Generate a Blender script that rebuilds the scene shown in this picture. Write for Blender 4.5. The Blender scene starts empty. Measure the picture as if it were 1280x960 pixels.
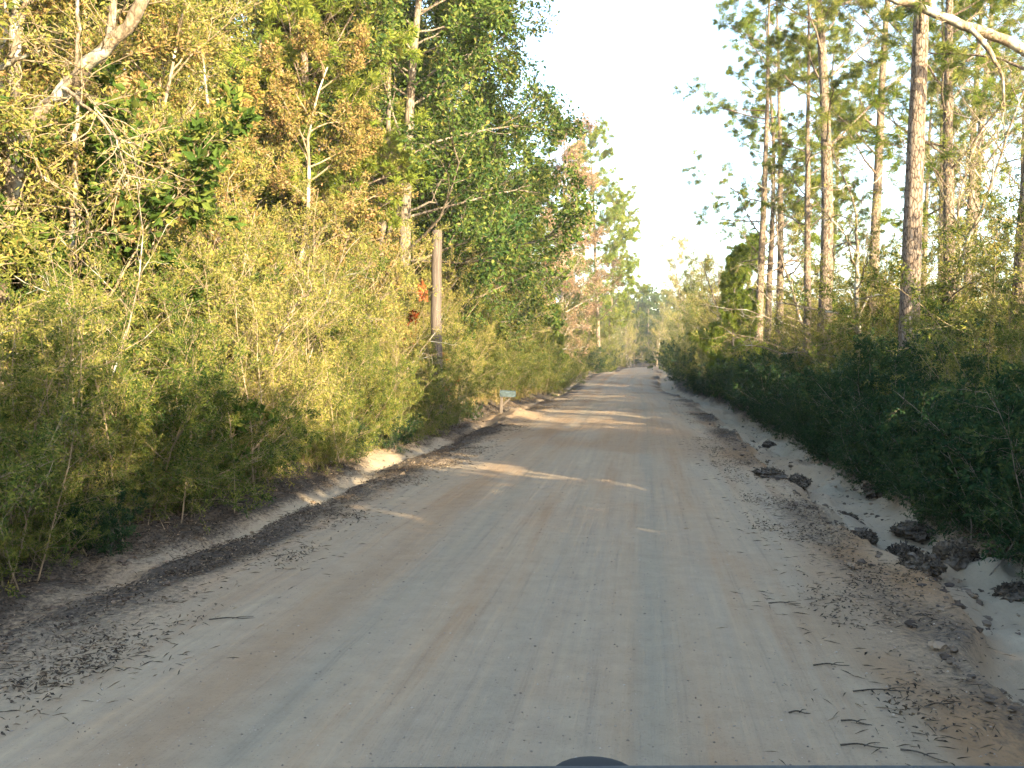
import bpy, math, random
import numpy as np
from mathutils import Vector, Matrix, Euler

R = math.radians
scene = bpy.context.scene
col = scene.collection

# ------------------------------------------------------------------ camera, sky, sun, exposure
cam_d = bpy.data.cameras.new('camera')
cam_d.sensor_width = 36.0
cam_d.lens = 33.75
cam_d.clip_start = 0.05
cam_d.clip_end = 3000
cam = bpy.data.objects.new('camera', cam_d)
col.objects.link(cam)
cam.location = (0, 0, 1.75)
cam.rotation_euler = (R(90 - 1.53), 0, R(7.83))
scene.camera = cam

SUN_EL, SUN_AZ = 15.5, 43.0          # azimuth from -Y (behind the camera) towards +X (right)
to_sun = Vector((math.sin(R(SUN_AZ)) * math.cos(R(SUN_EL)), -math.cos(R(SUN_AZ)) * math.cos(R(SUN_EL)), math.sin(R(SUN_EL))))
world = bpy.data.worlds.new('World')
scene.world = world
world.use_nodes = True
wn = world.node_tree
bg = wn.nodes['Background']
sky = wn.nodes.new('ShaderNodeTexSky')
sky.sky_type = 'NISHITA'
sky.sun_disc = False
sky.sun_elevation = R(SUN_EL)
sky.sun_rotation = math.atan2(to_sun.x, to_sun.y)
sky.air_density = 1.0
sky.dust_density = 1.0
sky.ozone_density = 1.0
wn.links.new(sky.outputs[0], bg.inputs[0])
bg.inputs[1].default_value = 0.15

sun_d = bpy.data.lights.new('sun', 'SUN')
sun_d.energy = 4.6
sun_d.angle = R(0.6)
sun_d.color = (1.0, 0.83, 0.55)
sun = bpy.data.objects.new('sun', sun_d)
col.objects.link(sun)
sun.location = (30, -25, 30)
sun.rotation_euler = to_sun.to_track_quat('Z', 'Y').to_euler()

vs = scene.view_settings
scene.display_settings.display_device = 'sRGB'
vs.view_transform = 'Standard'
vs.look = 'None'
vs.gamma = 1.0
vs.use_curve_mapping = False
vs.exposure = 2.45

cy = scene.cycles
cy.max_bounces = 4
cy.diffuse_bounces = 3
cy.glossy_bounces = 1
cy.transmission_bounces = 2
cy.transparent_max_bounces = 4
cy.caustics_reflective = False
cy.caustics_refractive = False
cy.use_adaptive_sampling = True
cy.adaptive_threshold = 0.03
cy.debug_use_spatial_splits = True
cy.use_denoising = True
cy.denoiser = 'OPENIMAGEDENOISE'
cy.denoising_input_passes = 'RGB_ALBEDO_NORMAL'

# ------------------------------------------------------------------ helpers
def hash2(ix, iy, seed):
    n = (ix.astype(np.int64) * 374761393 + iy.astype(np.int64) * 668265263 + seed * 974634777) & 0x7fffffff
    n = ((n ^ (n >> 13)) * 1274126177) & 0x7fffffff
    n = n ^ (n >> 16)
    return (n & 0xffff) / 65535.0

def vnoise(x, y, seed=0):
    ix = np.floor(x); iy = np.floor(y)
    fx = x - ix; fy = y - iy
    fx = fx * fx * (3 - 2 * fx); fy = fy * fy * (3 - 2 * fy)
    a = hash2(ix, iy, seed); b = hash2(ix + 1, iy, seed)
    c = hash2(ix, iy + 1, seed); d = hash2(ix + 1, iy + 1, seed)
    return (a * (1 - fx) + b * fx) * (1 - fy) + (c * (1 - fx) + d * fx) * fy - 0.5

def fbm(x, y, seed=0, octv=4):
    s = 0; a = 1.0; f = 1.0
    for k in range(octv):
        s = s + a * vnoise(x * f + 17.3 * k, y * f - 9.1 * k, seed + k)
        a *= 0.5; f *= 2.03
    return s

def sstep(a, b, x):
    t = np.clip((x - a) / (b - a), 0, 1)
    return t * t * (3 - 2 * t)

def make_mesh(name, verts, tris, mat, tint=None, smooth=False, attrs=None):
    verts = np.asarray(verts, np.float32); tris = np.asarray(tris, np.int32)
    me = bpy.data.meshes.new(name)
    k = tris.shape[1]
    me.vertices.add(len(verts)); me.vertices.foreach_set('co', verts.ravel())
    me.loops.add(tris.size); me.loops.foreach_set('vertex_index', tris.ravel())
    me.polygons.add(len(tris))
    me.polygons.foreach_set('loop_start', np.arange(0, tris.size, k, dtype=np.int32))
    me.polygons.foreach_set('loop_total', np.full(len(tris), k, np.int32))
    if smooth:
        me.polygons.foreach_set('use_smooth', np.ones(len(tris), bool))
    else:
        me.polygons.foreach_set('use_smooth', np.zeros(len(tris), bool))
    if tint is not None:
        a = me.attributes.new('tint', 'FLOAT', 'FACE')
        a.data.foreach_set('value', np.asarray(tint, np.float32))
    for nm, v in (attrs or {}).items():
        a = me.attributes.new(nm, 'FLOAT', 'POINT')
        a.data.foreach_set('value', np.asarray(v, np.float32))
    me.update(calc_edges=True)
    me.materials.append(mat)
    return me

def link(name, me, parent=None, loc=(0, 0, 0), rot=(0, 0, 0), sc=1.0):
    o = bpy.data.objects.new(name, me)
    col.objects.link(o)
    o.parent = parent
    o.location = loc; o.rotation_euler = rot
    o.scale = (sc, sc, sc) if isinstance(sc, (int, float)) else sc
    return o

def tag(o, label=None, cat=None, group=None, kind=None):
    if label: o['label'] = label
    if cat: o['category'] = cat
    if group: o['group'] = group
    if kind: o['kind'] = kind
    return o

# ------------------------------------------------------------------ materials
def new_mat(name):
    m = bpy.data.materials.new(name)
    m.use_nodes = True
    nt = m.node_tree
    b = nt.nodes['Principled BSDF']
    return m, nt, b

def ramp(nt, stops):
    r = nt.nodes.new('ShaderNodeValToRGB')
    e = r.color_ramp.elements
    e[0].position = stops[0][0]; e[0].color = (*stops[0][1], 1)
    e[1].position = stops[-1][0]; e[1].color = (*stops[-1][1], 1)
    for p, c in stops[1:-1]:
        q = e.new(p); q.color = (*c, 1)
    return r

def leaf_mat(name, stops, trans=0.3, rough=0.55, vary=0.25):
    m, nt, b = new_mat(name)
    at = nt.nodes.new('ShaderNodeAttribute'); at.attribute_name = 'tint'
    oi = nt.nodes.new('ShaderNodeObjectInfo')
    ma = nt.nodes.new('ShaderNodeMath'); ma.operation = 'MULTIPLY_ADD'
    sub = nt.nodes.new('ShaderNodeMath'); sub.operation = 'SUBTRACT'; sub.inputs[1].default_value = 0.5
    nt.links.new(oi.outputs['Random'], sub.inputs[0])
    nt.links.new(sub.outputs[0], ma.inputs[0]); ma.inputs[1].default_value = vary
    nt.links.new(at.outputs['Fac'], ma.inputs[2])
    r = ramp(nt, stops)
    nt.links.new(ma.outputs[0], r.inputs[0])
    nt.nodes.remove(b)
    b = nt.nodes.new('ShaderNodeBsdfDiffuse')
    nt.links.new(r.outputs[0], b.inputs['Color'])
    tr = nt.nodes.new('ShaderNodeBsdfTranslucent')
    nt.links.new(r.outputs[0], tr.inputs[0])
    mx = nt.nodes.new('ShaderNodeMixShader'); mx.inputs[0].default_value = trans
    nt.links.new(b.outputs[0], mx.inputs[1]); nt.links.new(tr.outputs[0], mx.inputs[2])
    nt.links.new(mx.outputs[0], nt.nodes['Material Output'].inputs[0])
    return m

def bark_mat(name, c1, c2, c3, scale=(6, 6, 1.5), bump=0.5, detail=6, lichen=None):
    m, nt, b = new_mat(name)
    tc = nt.nodes.new('ShaderNodeTexCoord')
    mp = nt.nodes.new('ShaderNodeMapping'); mp.inputs['Scale'].default_value = scale
    nt.links.new(tc.outputs['Object'], mp.inputs[0])
    n1 = nt.nodes.new('ShaderNodeTexNoise'); n1.inputs['Scale'].default_value = 2.2; n1.inputs['Detail'].default_value = detail
    n1.inputs['Roughness'].default_value = 0.65
    nt.links.new(mp.outputs[0], n1.inputs['Vector'])
    v = nt.nodes.new('ShaderNodeTexVoronoi'); v.feature = 'DISTANCE_TO_EDGE'; v.inputs['Scale'].default_value = 2.0
    wv = nt.nodes.new('ShaderNodeVectorMath'); wv.operation = 'MULTIPLY_ADD'
    nt.links.new(n1.outputs['Color'], wv.inputs[0]); wv.inputs[1].default_value = (0.5, 0.5, 0.5)
    nt.links.new(mp.outputs[0], wv.inputs[2]); nt.links.new(wv.outputs[0], v.inputs['Vector'])
    r = ramp(nt, [(0.25, c1), (0.5, c2), (0.75, c3)])
    nt.links.new(n1.outputs['Fac'], r.inputs[0])
    cr = ramp(nt, [(0.0, (0.25, 0.22, 0.2)), (0.12, (1, 1, 1))])
    nt.links.new(v.outputs['Distance'], cr.inputs[0])
    mu = nt.nodes.new('ShaderNodeMixRGB'); mu.blend_type = 'MULTIPLY'; mu.inputs[0].default_value = min(1.0, bump * 1.4)
    nt.links.new(r.outputs[0], mu.inputs[1]); nt.links.new(cr.outputs[0], mu.inputs[2])
    out = mu.outputs[0]
    if lichen:
        n3 = nt.nodes.new('ShaderNodeTexNoise'); n3.inputs['Scale'].default_value = 3.0; n3.inputs['Detail'].default_value = 4
        nt.links.new(tc.outputs['Object'], n3.inputs['Vector'])
        lr = ramp(nt, [(0.52, (0, 0, 0)), (0.6, (1, 1, 1))])
        nt.links.new(n3.outputs['Fac'], lr.inputs[0])
        lm = nt.nodes.new('ShaderNodeMixRGB'); nt.links.new(lr.outputs[0], lm.inputs[0])
        nt.links.new(out, lm.inputs[1]); lm.inputs[2].default_value = (*lichen, 1)
        out = lm.outputs[0]
    nt.links.new(out, b.inputs['Base Color'])
    b.inputs['Roughness'].default_value = 0.9
    b.inputs['Specular IOR Level'].default_value = 0.15
    bp = nt.nodes.new('ShaderNodeBump'); bp.inputs['Strength'].default_value = bump; bp.inputs['Distance'].default_value = 0.03
    mm = nt.nodes.new('ShaderNodeMath'); mm.operation = 'ADD'
    mn = nt.nodes.new('ShaderNodeMath'); mn.operation = 'MINIMUM'; mn.inputs[1].default_value = 0.15
    nt.links.new(v.outputs['Distance'], mn.inputs[0])
    m4 = nt.nodes.new('ShaderNodeMath'); m4.operation = 'MULTIPLY'; m4.inputs[1].default_value = 5
    nt.links.new(mn.outputs[0], m4.inputs[0])
    nt.links.new(m4.outputs[0], mm.inputs[0]); nt.links.new(n1.outputs['Fac'], mm.inputs[1])
    nt.links.new(mm.outputs[0], bp.inputs['Height'])
    nt.links.new(bp.outputs[0], b.inputs['Normal'])
    return m

def plain_mat(name, c, rough=0.6, metal=0.0, noise=0.25, scale=8.0, bump=0.0, spec=0.4):
    m, nt, b = new_mat(name)
    tc = nt.nodes.new('ShaderNodeTexCoord')
    n = nt.nodes.new('ShaderNodeTexNoise'); n.inputs['Scale'].default_value = scale; n.inputs['Detail'].default_value = 6
    nt.links.new(tc.outputs['Object'], n.inputs['Vector'])
    lo = tuple(x * (1 - noise) for x in c); hi = tuple(min(1, x * (1 + noise)) for x in c)
    r = ramp(nt, [(0.3, lo), (0.7, hi)])
    nt.links.new(n.outputs['Fac'], r.inputs[0]); nt.links.new(r.outputs[0], b.inputs['Base Color'])
    b.inputs['Roughness'].default_value = rough; b.inputs['Metallic'].default_value = metal
    b.inputs['Specular IOR Level'].default_value = spec
    if bump:
        bp = nt.nodes.new('ShaderNodeBump'); bp.inputs['Strength'].default_value = bump; bp.inputs['Distance'].default_value = 0.02
        nt.links.new(n.outputs['Fac'], bp.inputs['Height']); nt.links.new(bp.outputs[0], b.inputs['Normal'])
    return m

M = {}
M['feather'] = leaf_mat('feathery_leaf', [(0.0, (.035, .068, .018)), (0.35, (.105, .140, .030)), (0.7, (.22, .225, .046)), (1.0, (.37, .31, .09))], 0.35)
M['straw'] = leaf_mat('straw_leaf', [(0.0, (.06, .090, .022)), (0.4, (.20, .205, .045)), (0.8, (.36, .305, .085)), (1.0, (.45, .32, .14))], 0.3)
M['bush'] = leaf_mat('green_bush_leaf', [(0.0, (.035, .07, .015)), (0.6, (.08, .13, .025)), (1.0, (.20, .20, .045))], 0.35)
M['oakbrown'] = leaf_mat('autumn_oak_leaf', [(0.0, (.05, .09, .02)), (0.35, (.16, .165, .035)), (0.65, (.30, .235, .06)), (1.0, (.42, .23, .10))], 0.35)
M['oakorange'] = leaf_mat('orange_oak_leaf', [(0.0, (.08, .105, .022)), (0.35, (.21, .185, .05)), (0.65, (.33, .225, .085)), (1.0, (.44, .26, .13))], 0.35)
M['evergreen'] = leaf_mat('evergreen_oak_leaf', [(0.0, (.028, .062, .020)), (0.45, (.07, .115, .026)), (0.8, (.155, .18, .042)), (1.0, (.29, .24, .075))], 0.28, 0.42)
M['pine'] = leaf_mat('pine_needle', [(0.0, (.08, .125, .034)), (0.5, (.19, .22, .05)), (1.0, (.35, .32, .085))], 0.45)
M['pinebright'] = leaf_mat('bright_pine_needle', [(0.0, (.09, .16, .025)), (0.5, (.20, .255, .042)), (1.0, (.37, .34, .07))], 0.45)
M['rust'] = leaf_mat('rust_leaf', [(0.0, (.16, .13, .06)), (0.5, (.36, .225, .135)), (1.0, (.45, .33, .21))], 0.35)
M['red'] = leaf_mat('red_sumac_leaf', [(0.0, (.22, .05, .02)), (0.5, (.42, .12, .04)), (1.0, (.48, .22, .08))], 0.35)
M['hedge'] = leaf_mat('dark_hedge_leaf', [(0.0, (.016, .040, .020)), (0.5, (.034, .066, .026)), (1.0, (.09, .11, .035))], 0.25)
M['mixed'] = leaf_mat('mixed_leaf', [(0.0, (.045, .08, .02)), (0.4, (.115, .145, .032)), (0.75, (.22, .215, .05)), (1.0, (.34, .26, .10))], 0.3)
M['litter'] = leaf_mat('leaf_litter', [(0.0, (.035, .03, .025)), (0.45, (.09, .07, .052)), (0.8, (.19, .14, .095)), (1.0, (.34, .26, .17))], 0.05, 0.75, 0.0)
M['grass'] = leaf_mat('dry_grass', [(0.0, (.06, .085, .02)), (0.4, (.16, .14, .045)), (1.0, (.40, .28, .12))], 0.3, 0.6, 0.4)
M['barkpine'] = bark_mat('pine_bark', (.12, .09, .065), (.25, .19, .14), (.40, .33, .25), (7, 7, 2.2), 0.8)
M['barkpale'] = bark_mat('pale_bark', (.10, .075, .05), (.24, .185, .125), (.40, .33, .24), (7, 7, 2.0), 0.35, lichen=(.42, .40, .33))
M['barkgrey'] = bark_mat('grey_bark', (.10, .08, .06), (.20, .165, .125), (.33, .28, .21), (6, 6, 1.4), 0.45)
M['twig'] = bark_mat('twig_bark', (.15, .115, .07), (.27, .205, .125), (.40, .32, .215), (9, 9, 3), 0.15, 3)
M['barkdark'] = bark_mat('dark_bark', (.035, .03, .024), (.075, .06, .045), (.13, .11, .085), (6, 6, 1.4), 0.4)
M['pole'] = bark_mat('weathered_pole_wood', (.07, .056, .045), (.125, .10, .08), (.19, .155, .12), (18, 18, 0.5), 0.3)

def ground_material():
    m, nt, b = new_mat('dirt')
    L = nt.links.new
    geo = nt.nodes.new('ShaderNodeNewGeometry')
    def attr(n):
        a = nt.nodes.new('ShaderNodeAttribute'); a.attribute_name = n; return a.outputs['Fac']
    def noise(scale, detail, vec, rough=0.6):
        n = nt.nodes.new('ShaderNodeTexNoise'); n.inputs['Scale'].default_value = scale
        n.inputs['Detail'].default_value = detail; n.inputs['Roughness'].default_value = rough
        L(vec, n.inputs['Vector']); return n.outputs['Fac']
    def mix(f, a, c, mode='MIX'):
        x = nt.nodes.new('ShaderNodeMixRGB'); x.blend_type = mode
        for i, v in ((0, f), (1, a), (2, c)):
            if isinstance(v, (int, float)): x.inputs[i].default_value = v
            elif isinstance(v, tuple): x.inputs[i].default_value = (*v, 1)
            else: L(v, x.inputs[i])
        return x.outputs[0]
    def rmp(v, stops):
        r = ramp(nt, stops); L(v, r.inputs[0]); return r.outputs[0]
    pos = geo.outputs['Position']
    # longitudinal streaks: stretch along the road, following its lateral coordinate
    cx = nt.nodes.new('ShaderNodeCombineXYZ'); L(attr('lat'), cx.inputs[0])
    sp = nt.nodes.new('ShaderNodeSeparateXYZ'); L(pos, sp.inputs[0])
    my = nt.nodes.new('ShaderNodeMath'); my.operation = 'MULTIPLY'; my.inputs[1].default_value = 0.045
    L(sp.outputs[1], my.inputs[0]); L(my.outputs[0], cx.inputs[1])
    streak = noise(2.3, 5, cx.outputs[0], 0.6)
    base = rmp(streak, [(0.32, (.325, .215, .125)), (0.46, (.36, .270, .174)), (0.58, (.33, .258, .175)), (0.70, (.395, .305, .196))])
    patch = noise(0.35, 4, pos)
    base = mix(rmp(patch, [(0.50, (0, 0, 0)), (0.68, (.35, .35, .35))]), base, (.36, .215, .115))
    # grey gravelly wheel tracks
    base = mix(attr('track'), base, (.26, .232, .168))
    mz = nt.nodes.new('ShaderNodeMath'); mz.operation = 'MULTIPLY'; mz.inputs[1].default_value = 0.012
    L(sp.outputs[1], mz.inputs[0])
    c2 = nt.nodes.new('ShaderNodeCombineXYZ'); L(attr('lat'), c2.inputs[0]); L(mz.outputs[0], c2.inputs[1])
    fine = noise(11.0, 6, c2.outputs[0], 0.7)
    base = mix(0.75, base, rmp(fine, [(0.30, (.74, .75, .77)), (0.44, (.97, .97, .97)), (0.56, (1.03, 1.02, 1.0)), (0.70, (1.22, 1.16, 1.08))]), 'MULTIPLY')
    base = mix(attr('sand'), base, (.34, .285, .20))
    base = mix(attr('clay'), base, (.26, .145, .065))
    # mottling and specks at several sizes
    n2 = noise(6.0, 6, pos, 0.7)
    base = mix(0.4, base, rmp(n2, [(0.3, (.68, .65, .63)), (0.7, (1.15, 1.15, 1.15))]), 'MULTIPLY')
    n3 = noise(55.0, 3, pos, 0.7)
    base = mix(0.5, base, rmp(n3, [(0.25, (.5, .48, .46)), (0.42, (1, 1, 1)), (0.68, (1.03, 1.03, 1.03)), (0.80, (1.2, 1.18, 1.16))]), 'MULTIPLY')
    # leaf litter and damp dirt
    n4 = noise(20.0, 6, pos, 0.8)
    lit = nt.nodes.new('ShaderNodeMath'); lit.operation = 'ADD'
    L(attr('litter'), lit.inputs[0]); L(n4, lit.inputs[1])
    lf = rmp(lit.outputs[0], [(0.72, (0, 0, 0)), (1.08, (1, 1, 1))])
    n5 = noise(30.0, 4, pos, 0.7)
    dark = rmp(n5, [(0.3, (.028, .024, .020)), (0.5, (.075, .06, .046)), (0.7, (.15, .12, .085))])
    base = mix(lf, base, dark)
    L(base, b.inputs['Base Color'])
    b.inputs['Roughness'].default_value = 0.92
    b.inputs['Specular IOR Level'].default_value = 0.12
    bp = nt.nodes.new('ShaderNodeBump'); bp.inputs['Strength'].default_value = 0.5; bp.inputs['Distance'].default_value = 0.02
    s = nt.nodes.new('ShaderNodeMath'); s.operation = 'MULTIPLY_ADD'; s.inputs[1].default_value = 0.35
    s2 = nt.nodes.new('ShaderNodeMath'); s2.operation = 'MULTIPLY_ADD'; s2.inputs[1].default_value = 1.6
    L(fine, s2.inputs[0]); L(n2, s2.inputs[2])
    L(n3, s.inputs[0]); L(s2.outputs[0], s.inputs[2])
    L(s.outputs[0], bp.inputs['Height']); L(bp.outputs[0], b.inputs['Normal'])
    return m
M['dirt'] = ground_material()

# ------------------------------------------------------------------ terrain functions
def center(y):
    y = np.asarray(y, float)
    c = -1.6 * np.exp(-((y - 75) / 22.0) ** 2) * 0.6
    c = c + 0.004 * np.clip(y - 150, 0, None) ** 2.1
    return c

def longz(y):
    y = np.asarray(y, float)
    return (-0.35 * np.exp(-((y - 62) / 14.0) ** 2) + 0.35 * np.exp(-((y - 96) / 16.0) ** 2)
            - 0.25 * np.exp(-((y - 128) / 14.0) ** 2) + 0.2 * sstep(140, 190, y))

def profile(x, y):
    """height without the small road/ground offset, and material masks"""
    lat = x - center(y)
    wl = fbm(y * 0.5 + 3, y * 0.11, 11, 4) * 0.55           # wandering edges
    wr = fbm(y * 0.7 + 9, y * 0.13, 23, 4) * 0.75
    z = longz(y) + 0 * x
    z = z + 0.05 * (1 - np.clip((lat + 0.85) / 2.75, -1.3, 1.3) ** 2)
    # tyre ruts and washboard
    tr = 0
    for c0, w0, s0 in ((-1.72, 0.16, 1.0), (0.05, 0.12, 1.0), (-3.0, 0.25, 0.6), (1.2, 0.3, 0.6), (-0.75, 0.1, 0.4)):
        tr = tr + s0 * np.exp(-((lat - c0 - 0.12 * fbm(y * 0.2, y * 0 + c0, 31, 2)) / w0) ** 2)
    z = z - 0.012 * tr
    rough = sstep(1.3, 2.2, lat) + sstep(-3.0, -3.9, lat)
    z = z + fbm(x * 1.2, y * 1.2, 41, 4) * (0.015 + 0.055 * rough)
    z = z + fbm(x * 7, y * 7, 45, 2) * (0.006 + 0.03 * rough) * (np.abs(y) < 60)
    # right ditch with an eroded lip
    lipr = 1.95 + wr * 0.6
    inr = sstep(lipr, lipr + 0.22, lat) * (1 - sstep(3.05 + wr * 0.3, 3.45 + wr * 0.3, lat))
    z = z - (0.13 + 0.08 * sstep(0.0, 0.5, inr * (0.5 + fbm(x * 1.5, y * 0.7, 53, 3)))) * inr
    z = z + 0.25 * np.clip(fbm(x * 1.7, y * 1.0, 51, 3) - 0.05, 0, 1) * inr
    rid = 1 - 2 * np.abs(fbm(x * 1.9 + 4, y * 1.3, 57, 4))
    z = z + 0.05 * (rid - 0.6) * rough
    ter = fbm(x * 1.1, y * 0.45, 58, 4)
    z = z + (np.floor(ter * 6 + 0.5 * fbm(x * 6, y * 6, 59, 3)) / 6) * 0.16 * inr
    # left rut
    lr = -4.35 + wl * 0.55
    inl = np.exp(-((lat - lr) / 0.26) ** 2)
    inl = inl * (0.55 + 0.9 * np.clip(fbm(x * 0.7, y * 0.33, 63, 3) + 0.4, 0, 1))
    z = z - 0.13 * inl + (np.floor(fbm(x * 1.3, y * 0.6, 64, 4) * 6) / 6) * 0.08 * sstep(-3.5, -4.1, lat) * (1 - sstep(-5.2, -5.8, lat))
    # dirt pushed up in a berm beside the mail box
    berm = np.exp(-((lat + 3.9) / 0.6) ** 2 - ((y - 28.5) / 2.4) ** 2)
    z = z + 0.24 * berm * (1 + 0.7 * fbm(x * 2.2, y * 2.2, 77, 3))
    # banks
    bl = sstep(-4.75 + wl * 0.4, -6.2 + wl * 0.4, lat)
    br = sstep(3.2 + wr * 0.35, 4.5 + wr * 0.35, lat)
    z = z + (0.55 + 0.25 * fbm(x * 0.6, y * 0.35, 61, 3)) * bl + (0.5 + 0.25 * fbm(x * 0.6, y * 0.35, 67, 3)) * br
    z = z + fbm(x * 0.05, y * 0.05, 71, 3) * 1.2 * sstep(6, 30, np.abs(lat))
    sand = np.clip(inr * 0.95 * (0.55 + fbm(x * 0.9, y * 0.5, 81, 3)) * 1.3 + inl * 0.9 * (fbm(x * 0.6, y * 0.4, 82, 3) + 0.6), 0, 1)
    sand = np.clip(sand + berm * 0.5, 0, 1)
    clay = np.clip(sstep(lipr - 0.9, lipr + 0.05, lat) * (1 - sstep(lipr + 0.1, lipr + 0.3, lat)) * (fbm(x * 1.1, y * 0.45, 83, 3) * 1.5 + 0.25), 0, 0.75)
    clay = np.clip(clay + 0.55 * np.exp(-((lat + 2.2 - 0.15 * fbm(y * 0.15, y * 0 + 2, 32, 2)) / 0.22) ** 2) * (0.6 + fbm(x * 0.3, y * 0.12, 33, 2)), 0, 0.75)
    clay = np.clip(clay + 0.35 * sstep(0.12, 0.3, fbm(x * 0.5, y * 0.16, 84, 3)), 0, 0.8)
    litter = np.clip(0.95 * sstep(-2.6, -4.2, lat) * (1 - 0.75 * inl) + 0.6 * sstep(0.9, 2.0, lat) * (1 - inr), 0, 1)
    litter = litter * (0.55 + 0.8 * (fbm(x * 0.8, y * 0.35, 85, 4) + 0.25))
    litter = np.clip(litter - 0.8 * berm, 0, 1)
    bank = np.maximum(sstep(-4.65 + wl * 0.4, -5.3 + wl * 0.4, lat), sstep(2.95 + wr * 0.3, 3.5 + wr * 0.3, lat))
    track = np.clip(tr, 0, 1) * (0.45 + 0.5 * fbm(x * 0.5, y * 0.15, 86, 3)) * (1 - sand)
    return z, dict(lat=lat, sand=sand, clay=clay, litter=np.maximum(litter * 0.80, bank * (0.62 + 0.3 * fbm(x * 1.3, y * 0.9, 88, 3))), track=np.clip(track * 0.8, 0, 0.6))

def gz(x, y):
    z, _ = profile(np.array([float(x)]), np.array([float(y)]))
    return float(z[0])

def grid_mesh(name, xs, ys, zfun, mat):
    X, Y = np.meshgrid(xs, ys)
    X = X + 0.0; 
    Z, at = zfun(X, Y)
    V = np.stack([X, Y, Z], -1).reshape(-1, 3)
    nx, ny = len(xs), len(ys)
    idx = np.arange(nx * ny).reshape(ny, nx)
    q = np.stack([idx[:-1, :-1], idx[:-1, 1:], idx[1:, 1:], idx[1:, :-1]], -1).reshape(-1, 4)
    return make_mesh(name, V, q, mat, smooth=True, attrs={k: v.ravel() for k, v in at.items()})

ys = [-60.0, -40, -25, -15, -8, -3, 0.0]
y = 0.0
while y < 240:
    y += max(0.07, 0.0085 * abs(y) if y > 4 else 0.25)
    ys.append(y)
ys += [270, 330, 450, 700, 1200, 2000]
ys = np.array(ys)
xs = np.concatenate([[-2000, -900, -400, -200, -110, -70, -50, -38, -30, -24, -19, -15.5, -13, -11, -9.5, -8.5, -7.6],
                     np.arange(-7.0, -2.6, 0.06), np.arange(-2.6, 1.0, 0.15), np.arange(1.0, 6.0, 0.06),
                     [6.5, 7.2, 8.2, 9.5, 11, 13, 15.5, 19, 24, 30, 38, 50, 70, 110, 200, 400, 900, 2000]])

def ground_fun(X, Y):
    Z, at = profile(X, Y)
    lat = at['lat']
    inside = sstep(-3.9, -3.4, lat) * (1 - sstep(1.55, 2.0, lat))
    return Z - 0.05 * inside, at
tag(link('ground', grid_mesh('ground', xs, ys, ground_fun, M['dirt'])), 'bare dirt and leaf litter ground of the verges and woods', kind='structure')

lats = np.arange(-3.95, 2.05, 0.07)
yr = ys[(ys >= -40) & (ys <= 236)]
def road_mesh():
    LAT, Y = np.meshgrid(lats, yr)
    X = LAT + center(Y)
    Z, at = profile(X, Y)
    e = sstep(-3.35, -3.9, LAT) + sstep(1.5, 2.0, LAT)
    Z = Z - 0.045 * e
    V = np.stack([X, Y, Z], -1).reshape(-1, 3)
    nx, ny = len(lats), len(yr)
    idx = np.arange(nx * ny).reshape(ny, nx)
    q = np.stack([idx[:-1, :-1], idx[:-1, 1:], idx[1:, 1:], idx[1:, :-1]], -1).reshape(-1, 4)
    return make_mesh('road', V, q, M['dirt'], smooth=True, attrs={k: v.ravel() for k, v in at.items()})
tag(link('road', road_mesh()), 'pinkish grey graded dirt road running straight into the woods', kind='structure')

# ------------------------------------------------------------------ plant growing kit (vectorised)
def nrm(v):
    return v / (np.linalg.norm(v, axis=-1, keepdims=True) + 1e-9)

def grow(rng, base, d, L, m, wander, grav):
    B = len(base)
    P = np.zeros((B, m + 1, 3)); P[:, 0] = base
    d = nrm(d); step = (np.asarray(L) / m)[:, None]
    for i in range(m):
        d = nrm(d + rng.normal(0, wander, (B, 3)) + np.array([0, 0, grav]))
        P[:, i + 1] = P[:, i] + d * step
    return P

def at_t(P, b, t):
    m = P.shape[1] - 1
    f = np.clip(t * m, 0, m - 1e-4); i = f.astype(int); f = (f - i)[:, None]
    a = P[b, i]; c = P[b, i + 1]
    return a * (1 - f) + c * f, nrm(c - a)

def kids(rng, P, Lp, k, t0, t1, ang, angv, ratio, m, wander, grav, taper=0.6, flat=0.0, up=0.0):
    B = len(P)
    b = np.repeat(np.arange(B), k)
    t = t0 + (t1 - t0) * ((np.tile(np.arange(k), B) + rng.random(B * k)) / k)
    base, T = at_t(P, b, t)
    rnd = rng.normal(0, 1, (B * k, 3)); rnd[:, 2] *= (1 - flat)
    N = nrm(np.cross(T, np.cross(rnd, T)))
    a = rng.normal(ang, angv, B * k)[:, None]
    d = T * np.cos(a) + N * np.sin(a) + np.array([0, 0, up])
    L = Lp[b] * ratio * (1 - taper * (t - t0) / max(1e-3, t1 - t0)) * rng.uniform(0.65, 1.25, B * k)
    return grow(rng, base, d, L, m, wander, grav), L, b, t

def tubes(P, r0, r1, sides):
    B, n, _ = P.shape
    T = np.zeros_like(P); T[:, 1:-1] = P[:, 2:] - P[:, :-2]; T[:, 0] = P[:, 1] - P[:, 0]; T[:, -1] = P[:, -1] - P[:, -2]
    T = nrm(T)
    ref = np.where(np.abs(T[:, :, 2:3]) > 0.9, np.array([1.0, 0, 0]), np.array([0, 0, 1.0]))
    U = nrm(np.cross(T, ref)); W = np.cross(T, U)
    s = np.linspace(0, 1, n)[None, :]
    r = (np.asarray(r0)[:, None] * (1 - s) + np.asarray(r1)[:, None] * s)
    a = np.arange(sides) * 2 * np.pi / sides
    V = P[:, :, None] + r[:, :, None, None] * (U[:, :, None] * np.cos(a)[:, None] + W[:, :, None] * np.sin(a)[:, None])
    idx = np.arange(B * n * sides).reshape(B, n, sides)
    i0 = idx[:, :-1]; i1 = idx[:, 1:]
    q = np.stack([i0, np.roll(i0, -1, 2), np.roll(i1, -1, 2), i1], -1).reshape(-1, 4)
    return V.reshape(-1, 3), q

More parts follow.
